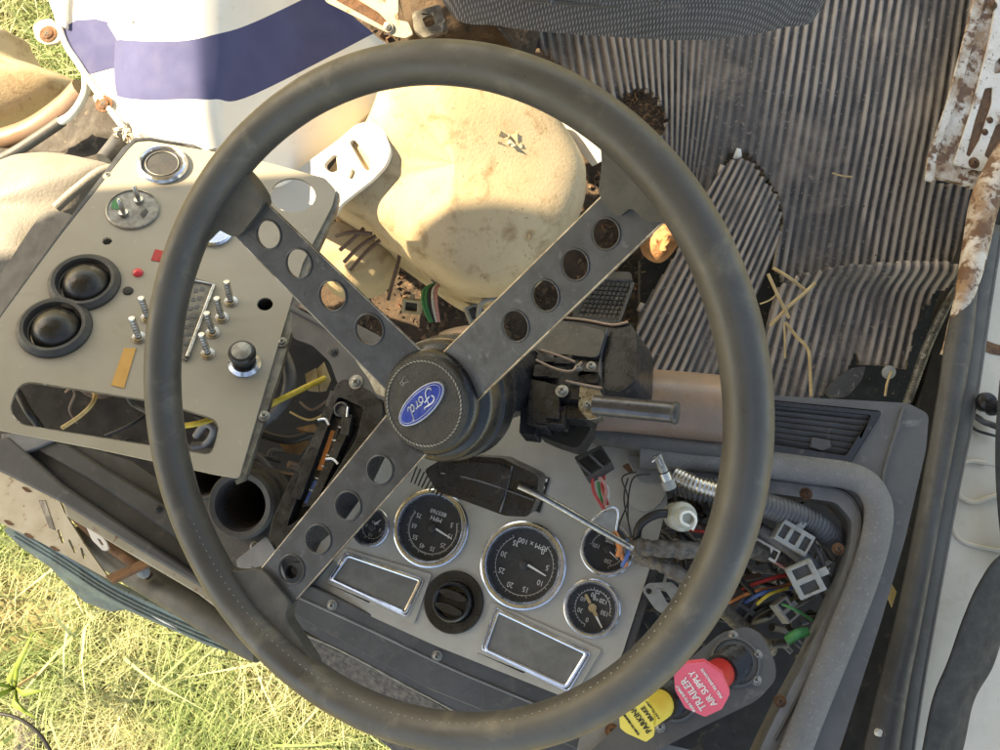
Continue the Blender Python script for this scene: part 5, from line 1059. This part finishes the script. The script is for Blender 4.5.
for q in ([(985, 86), (994, 86), (993, 104), (981, 140), (970, 158), (964, 155), (974, 120)], [(996, 124), (1005, 121), (1005, 150), (992, 161), (983, 157)]): slab('rusty_slot', RP, q, .002, MT['rust'], rp_, off=.0005, bevel=0)
ps = tube('sill_tube', [P(1012, 150, 1.15), P(996, 178, 1.14), P(984, 205, 1.13), P(975, 250, 1.115), P(966, 290, 1.10), P(952, 330, 1.10), P(942, 355, 1.105)], lambda t: .021 if t < .2 else (.021-.006*(t-.2)/.4 if t < .6 else max(.003, .015*(1-(t-.6)/.42))), MT['rust_heavy'], None, 20); props(ps, 'rust flecked cream tube tapering from the scuff plate down to the rubber seal', 'tube')
# belt
bp_ = [((1040, 540), (1050, 590)), ((1000, 555), (1012, 620)), ((978, 584), (1000, 640)), ((962, 620), (990, 668)), ((948, 660), (972, 700)), ((932, 700), (962, 745)), ((920, 760), (950, 790)), ((905, 830), (940, 850))]
rows = []
for i, (a, b) in enumerate(bp_):
    d = .93-.01*i; p, q = P(*a, d), P(*b, d+.01); rows.append([p, p.lerp(q, .33)+V((0, 0, .003)), p.lerp(q, .66)+V((0, 0, .003)), q])
v, f, a, b = loft_vf(rows, 4, 6); props(link('seat_belt', v, f, MT['belt'], solid=.0025), 'black webbing seat belt curving down over the white door sill', 'seat belt')
rows = [[P(x, y, 1.0), P(x+6, y, .997), P(x+20, y, .997), P(x+40, y, 1.0)] for x, y in ((1000, 380), (996, 430), (996, 480), (1000, 530), (1006, 570))]
v, f, a, b = loft_vf(rows, 3, 5); props(link('seat_belt', v, f, MT['belt'], solid=.0025), 'strip of black belt webbing at the extreme right edge', 'seat belt')
cl = thing('sill_clip', P(988, 402, 1.05), 'black plastic clip on the white door sill beside the belt', 'clip')
lathe('clip_body', P(986, 402, 1.06), V((-.3, .2, 1)), [(.012, -.012), (.013, .002), (.011, .008), (.006, .010), (0, .010)], MT['plastic_black'], cl, 20)
lathe('clip_body', P(994, 408, 1.05), V((-.3, .2, 1)), [(.009, -.012), (.010, .004), (.008, .010), (0, .011)], MT['plastic_black'], cl, 20)
wire([(970, 414, 1.07), (978, 418, 1.065), (984, 422, 1.065), (990, 424, 1.065), (1000, 428, 1.06)], .0042, 'dash_dark', 'dark hook shaped spring below the black sill clip', 'spring', 'spring')
wire([(968, 422, 1.07), (976, 430, 1.065), (988, 434, 1.06), (1000, 437, 1.06)], .002, 'w_black', 'thin black wire under the hook shaped spring')
props(slab('yellow_tag', Plane((890, 590, 1.06), (896, 600, 1.06), (890, 604, 1.06)), [(887, 578), (892, 584), (897, 592), (892, 608), (887, 596)], .002, MT['w_tan'], None), 'tan sliver of wood in the dark gap right of the dashboard', 'wood sliver')

mb = MB()
for i in range(900):
    x, y = rnd.uniform(600, 950), rnd.gauss(310, 60) if i % 2 else rnd.uniform(20, 400)
    if y > 395: continue
    mb.add(pebble(P(x, y, 1.222 if (y > 285 and x > 770) else 1.262), rnd.choice((.0008, .0012, .002))), 0)
for i in range(160):
    x, y = rnd.gauss(870, 40), 268+rnd.gauss(0, 4)
    mb.add(pebble(P(x, y, 1.20), rnd.choice((.001, .002))), 0)
props(mb.build('crumbs', [MT['litter']], smooth=False), 'fine brown crumbs of dirt sprinkled over the ribbed mats', 'crumbs', kind='stuff')
# ================================================================== grass, ground
gz = 0.0
gv = [V((-14, -14, gz)), V((14, -14, gz)), V((14, 14, gz)), V((-14, 14, gz))]
props(link('ground', gv, [(0, 1, 2, 3)], MT['soil'], smooth=False), kind='structure')
def blades(n, region, hmin, hmax, wid, seed):
    rr = random.Random(seed); v, f, tint = [], [], []
    for i in range(n):
        x, y = region(rr); 
        dens = noise.noise(V((x*2.2, y*2.2, 3)))
        if dens < -.28 and rr.random() < .75: continue
        h = rr.uniform(hmin, hmax)*(1+.5*dens); a = rr.uniform(0, 6.283); lean = rr.uniform(.3, 1.5); w_ = wid*rr.uniform(.4, 1.3)
        dx, dy = math.cos(a), math.sin(a); px_, py_ = -dy, dx; n0 = len(v)
        dry = min(1, max(0, .36+1.1*noise.noise(V((x*3.1+9, y*3.1, 0)))+rr.uniform(-.35, .35)))
        for k in range(4):
            t = k/3; r_ = lean*h*t*t; z = h*t*(1-.35*lean*t*.6); ww = w_*(1-t)**.7
            c = V((x+dx*r_, y+dy*r_, gz+max(.004, z)))
            v += [c+V((px_*ww, py_*ww, .3*ww)), c-V((px_*ww, py_*ww, .3*ww))] if k < 3 else [c]
        f += [(n0, n0+1, n0+3, n0+2), (n0+2, n0+3, n0+5, n0+4), (n0+4, n0+5, n0+6)]
        tint += [dry]*7
    return v, f, tint
def regBL(r): return r.uniform(-2.0, .5), r.uniform(-1.75, .1)
def regTL(r): return r.uniform(-2.1, -.6), r.uniform(.35, 1.5)
V1 = blades(75000, regBL, .03, .13, .0024, 3); V2 = blades(16000, regTL, .05, .20, .003, 4); V3 = blades(500, regBL, .12, .30, .006, 5)
vv, ff, tt = [], [], []
for a, b, c in (V1, V2, V3):
    n = len(vv); vv += a; ff += [tuple(i+n for i in q) for q in b]; tt += c
o = link('grass', vv, ff, MT['grass'], smooth=False); props(o, 'sunlit green and dry yellow grass below the cab', 'grass', kind='stuff')
at = o.data.attributes.new('tint', 'FLOAT', 'POINT'); at.data.foreach_set('value', tt)
# the taller weed and the cable at the lower left
wc = P(15, 688, 2.1)
v, f = [], []
for k, (dx, dy, l) in enumerate(((20, -60, 1), (2, -28, 1), (-45, -25, 1), (25, 34, 1), (36, 2, .8), (-30, 10, 1), (12, 26, .7))):
    tip = P(15+dx, 688+dy, 2.02); d = tip-wc; s = V((-d.y, d.x, 0)).normalized()*.009; n0 = len(v)
    v += [wc+s*.5, wc-s*.5, wc+d*.4+s+V((0, 0, .03)), wc+d*.4-s+V((0, 0, .03)), tip]; f += [(n0, n0+1, n0+3, n0+2), (n0+2, n0+3, n0+4)]
weed = thing('weed', wc, 'tall pale green weed with pointed leaves at the lower left', 'weed')
o = link('leaf_blades', v, f, MT['weed'], weed, solid=.0006); at = o.data.attributes.new('tint', 'FLOAT', 'POINT'); at.data.foreach_set('value', [.6]*len(v))
tube('stem', [wc, wc-V((0, 0, 1.0))*wc.z*.98], .005, MT['straw'], weed, 6, 1)
v, f = pillow_vf([P(x, y, 2.27) for x, y in ((16, 690), (28, 692), (38, 706), (46, 740), (50, 790), (20, 790), (12, 730))], .03, V((0, 0, 1)), 4, 2, .02)
props(link('flat_stone', v, f, MT['tape_loom'], sharp=60), 'pale brown flat stone in the grass under the weed', 'stone')
wire([(-20, 712, 1.6), (8, 715, 1.6), (28, 724, 1.6), (44, 740, 1.6), (60, 770, 1.6)], .0035, 'w_black', 'thin dark cable arching through the lower left corner', 'cable', 'cable', n=8)
# inner fender / firewall sheet, engine bay shade put into its dark colour
props(slab('firewall', Plane((100, 400, 1.12), (500, 500, 1.06), (300, 700, 1.02)), [(-60, 330), (60, 240), (160, 200), (250, 270), (330, 325), (420, 370), (620, 400), (640, 480), (640, 820), (560, 800), (420, 745), (300, 680), (180, 570), (70, 500), (-60, 430)], .01, MT['shade_and_grime'], None), 'firewall coloured shade dark, seen through the gaps behind the dashboard', 'firewall')
for i in range(16):
    x, y = rnd.uniform(20, 330), 0
    y = 385+(x-20)*.28+rnd.uniform(-20, 40); d = rnd.uniform(.95, 1.02); a = rnd.uniform(-.6, 1.2); l = rnd.uniform(30, 70)
    wire([(x+l*t*math.cos(a)+rnd.uniform(-6, 6), y+l*t*math.sin(a)+rnd.uniform(-6, 6), d+rnd.uniform(-.01, .01)) for t in (-.5, -.2, .1, .5)], rnd.choice((.002, .003, .005, .007)), rnd.choice(('w_black', 'w_black', 'dusty_black', 'w_brown')), 'dark loose cable under the beige panel', 'tangled_cable', 'cable', 'loose cables under the beige panel')
# unseen roof panel, added and cut to shade the dashboard and seat
RZ = 2.55
rf = [(-1.62, 2.2), (-1.47, 1.20), (-1.23, 1.06), (-1.17, .98), (-1.75, .77), (-2.35, .74), (-2.35, -.35), (-.2, -.6), (-.05, .2), (.45, .5), (.45, 2.2)]
rp2 = Plane(o=(0, 0, RZ), n=(0, 0, 1))
v, f = slab_vf(rp2, [(x, y) for x, y in rf][::-1], .03); o = link('shade_panel', v, f, MT['door_white']); props(o, 'unseen white roof panel cut to shade the dashboard and seat', 'shade panel')
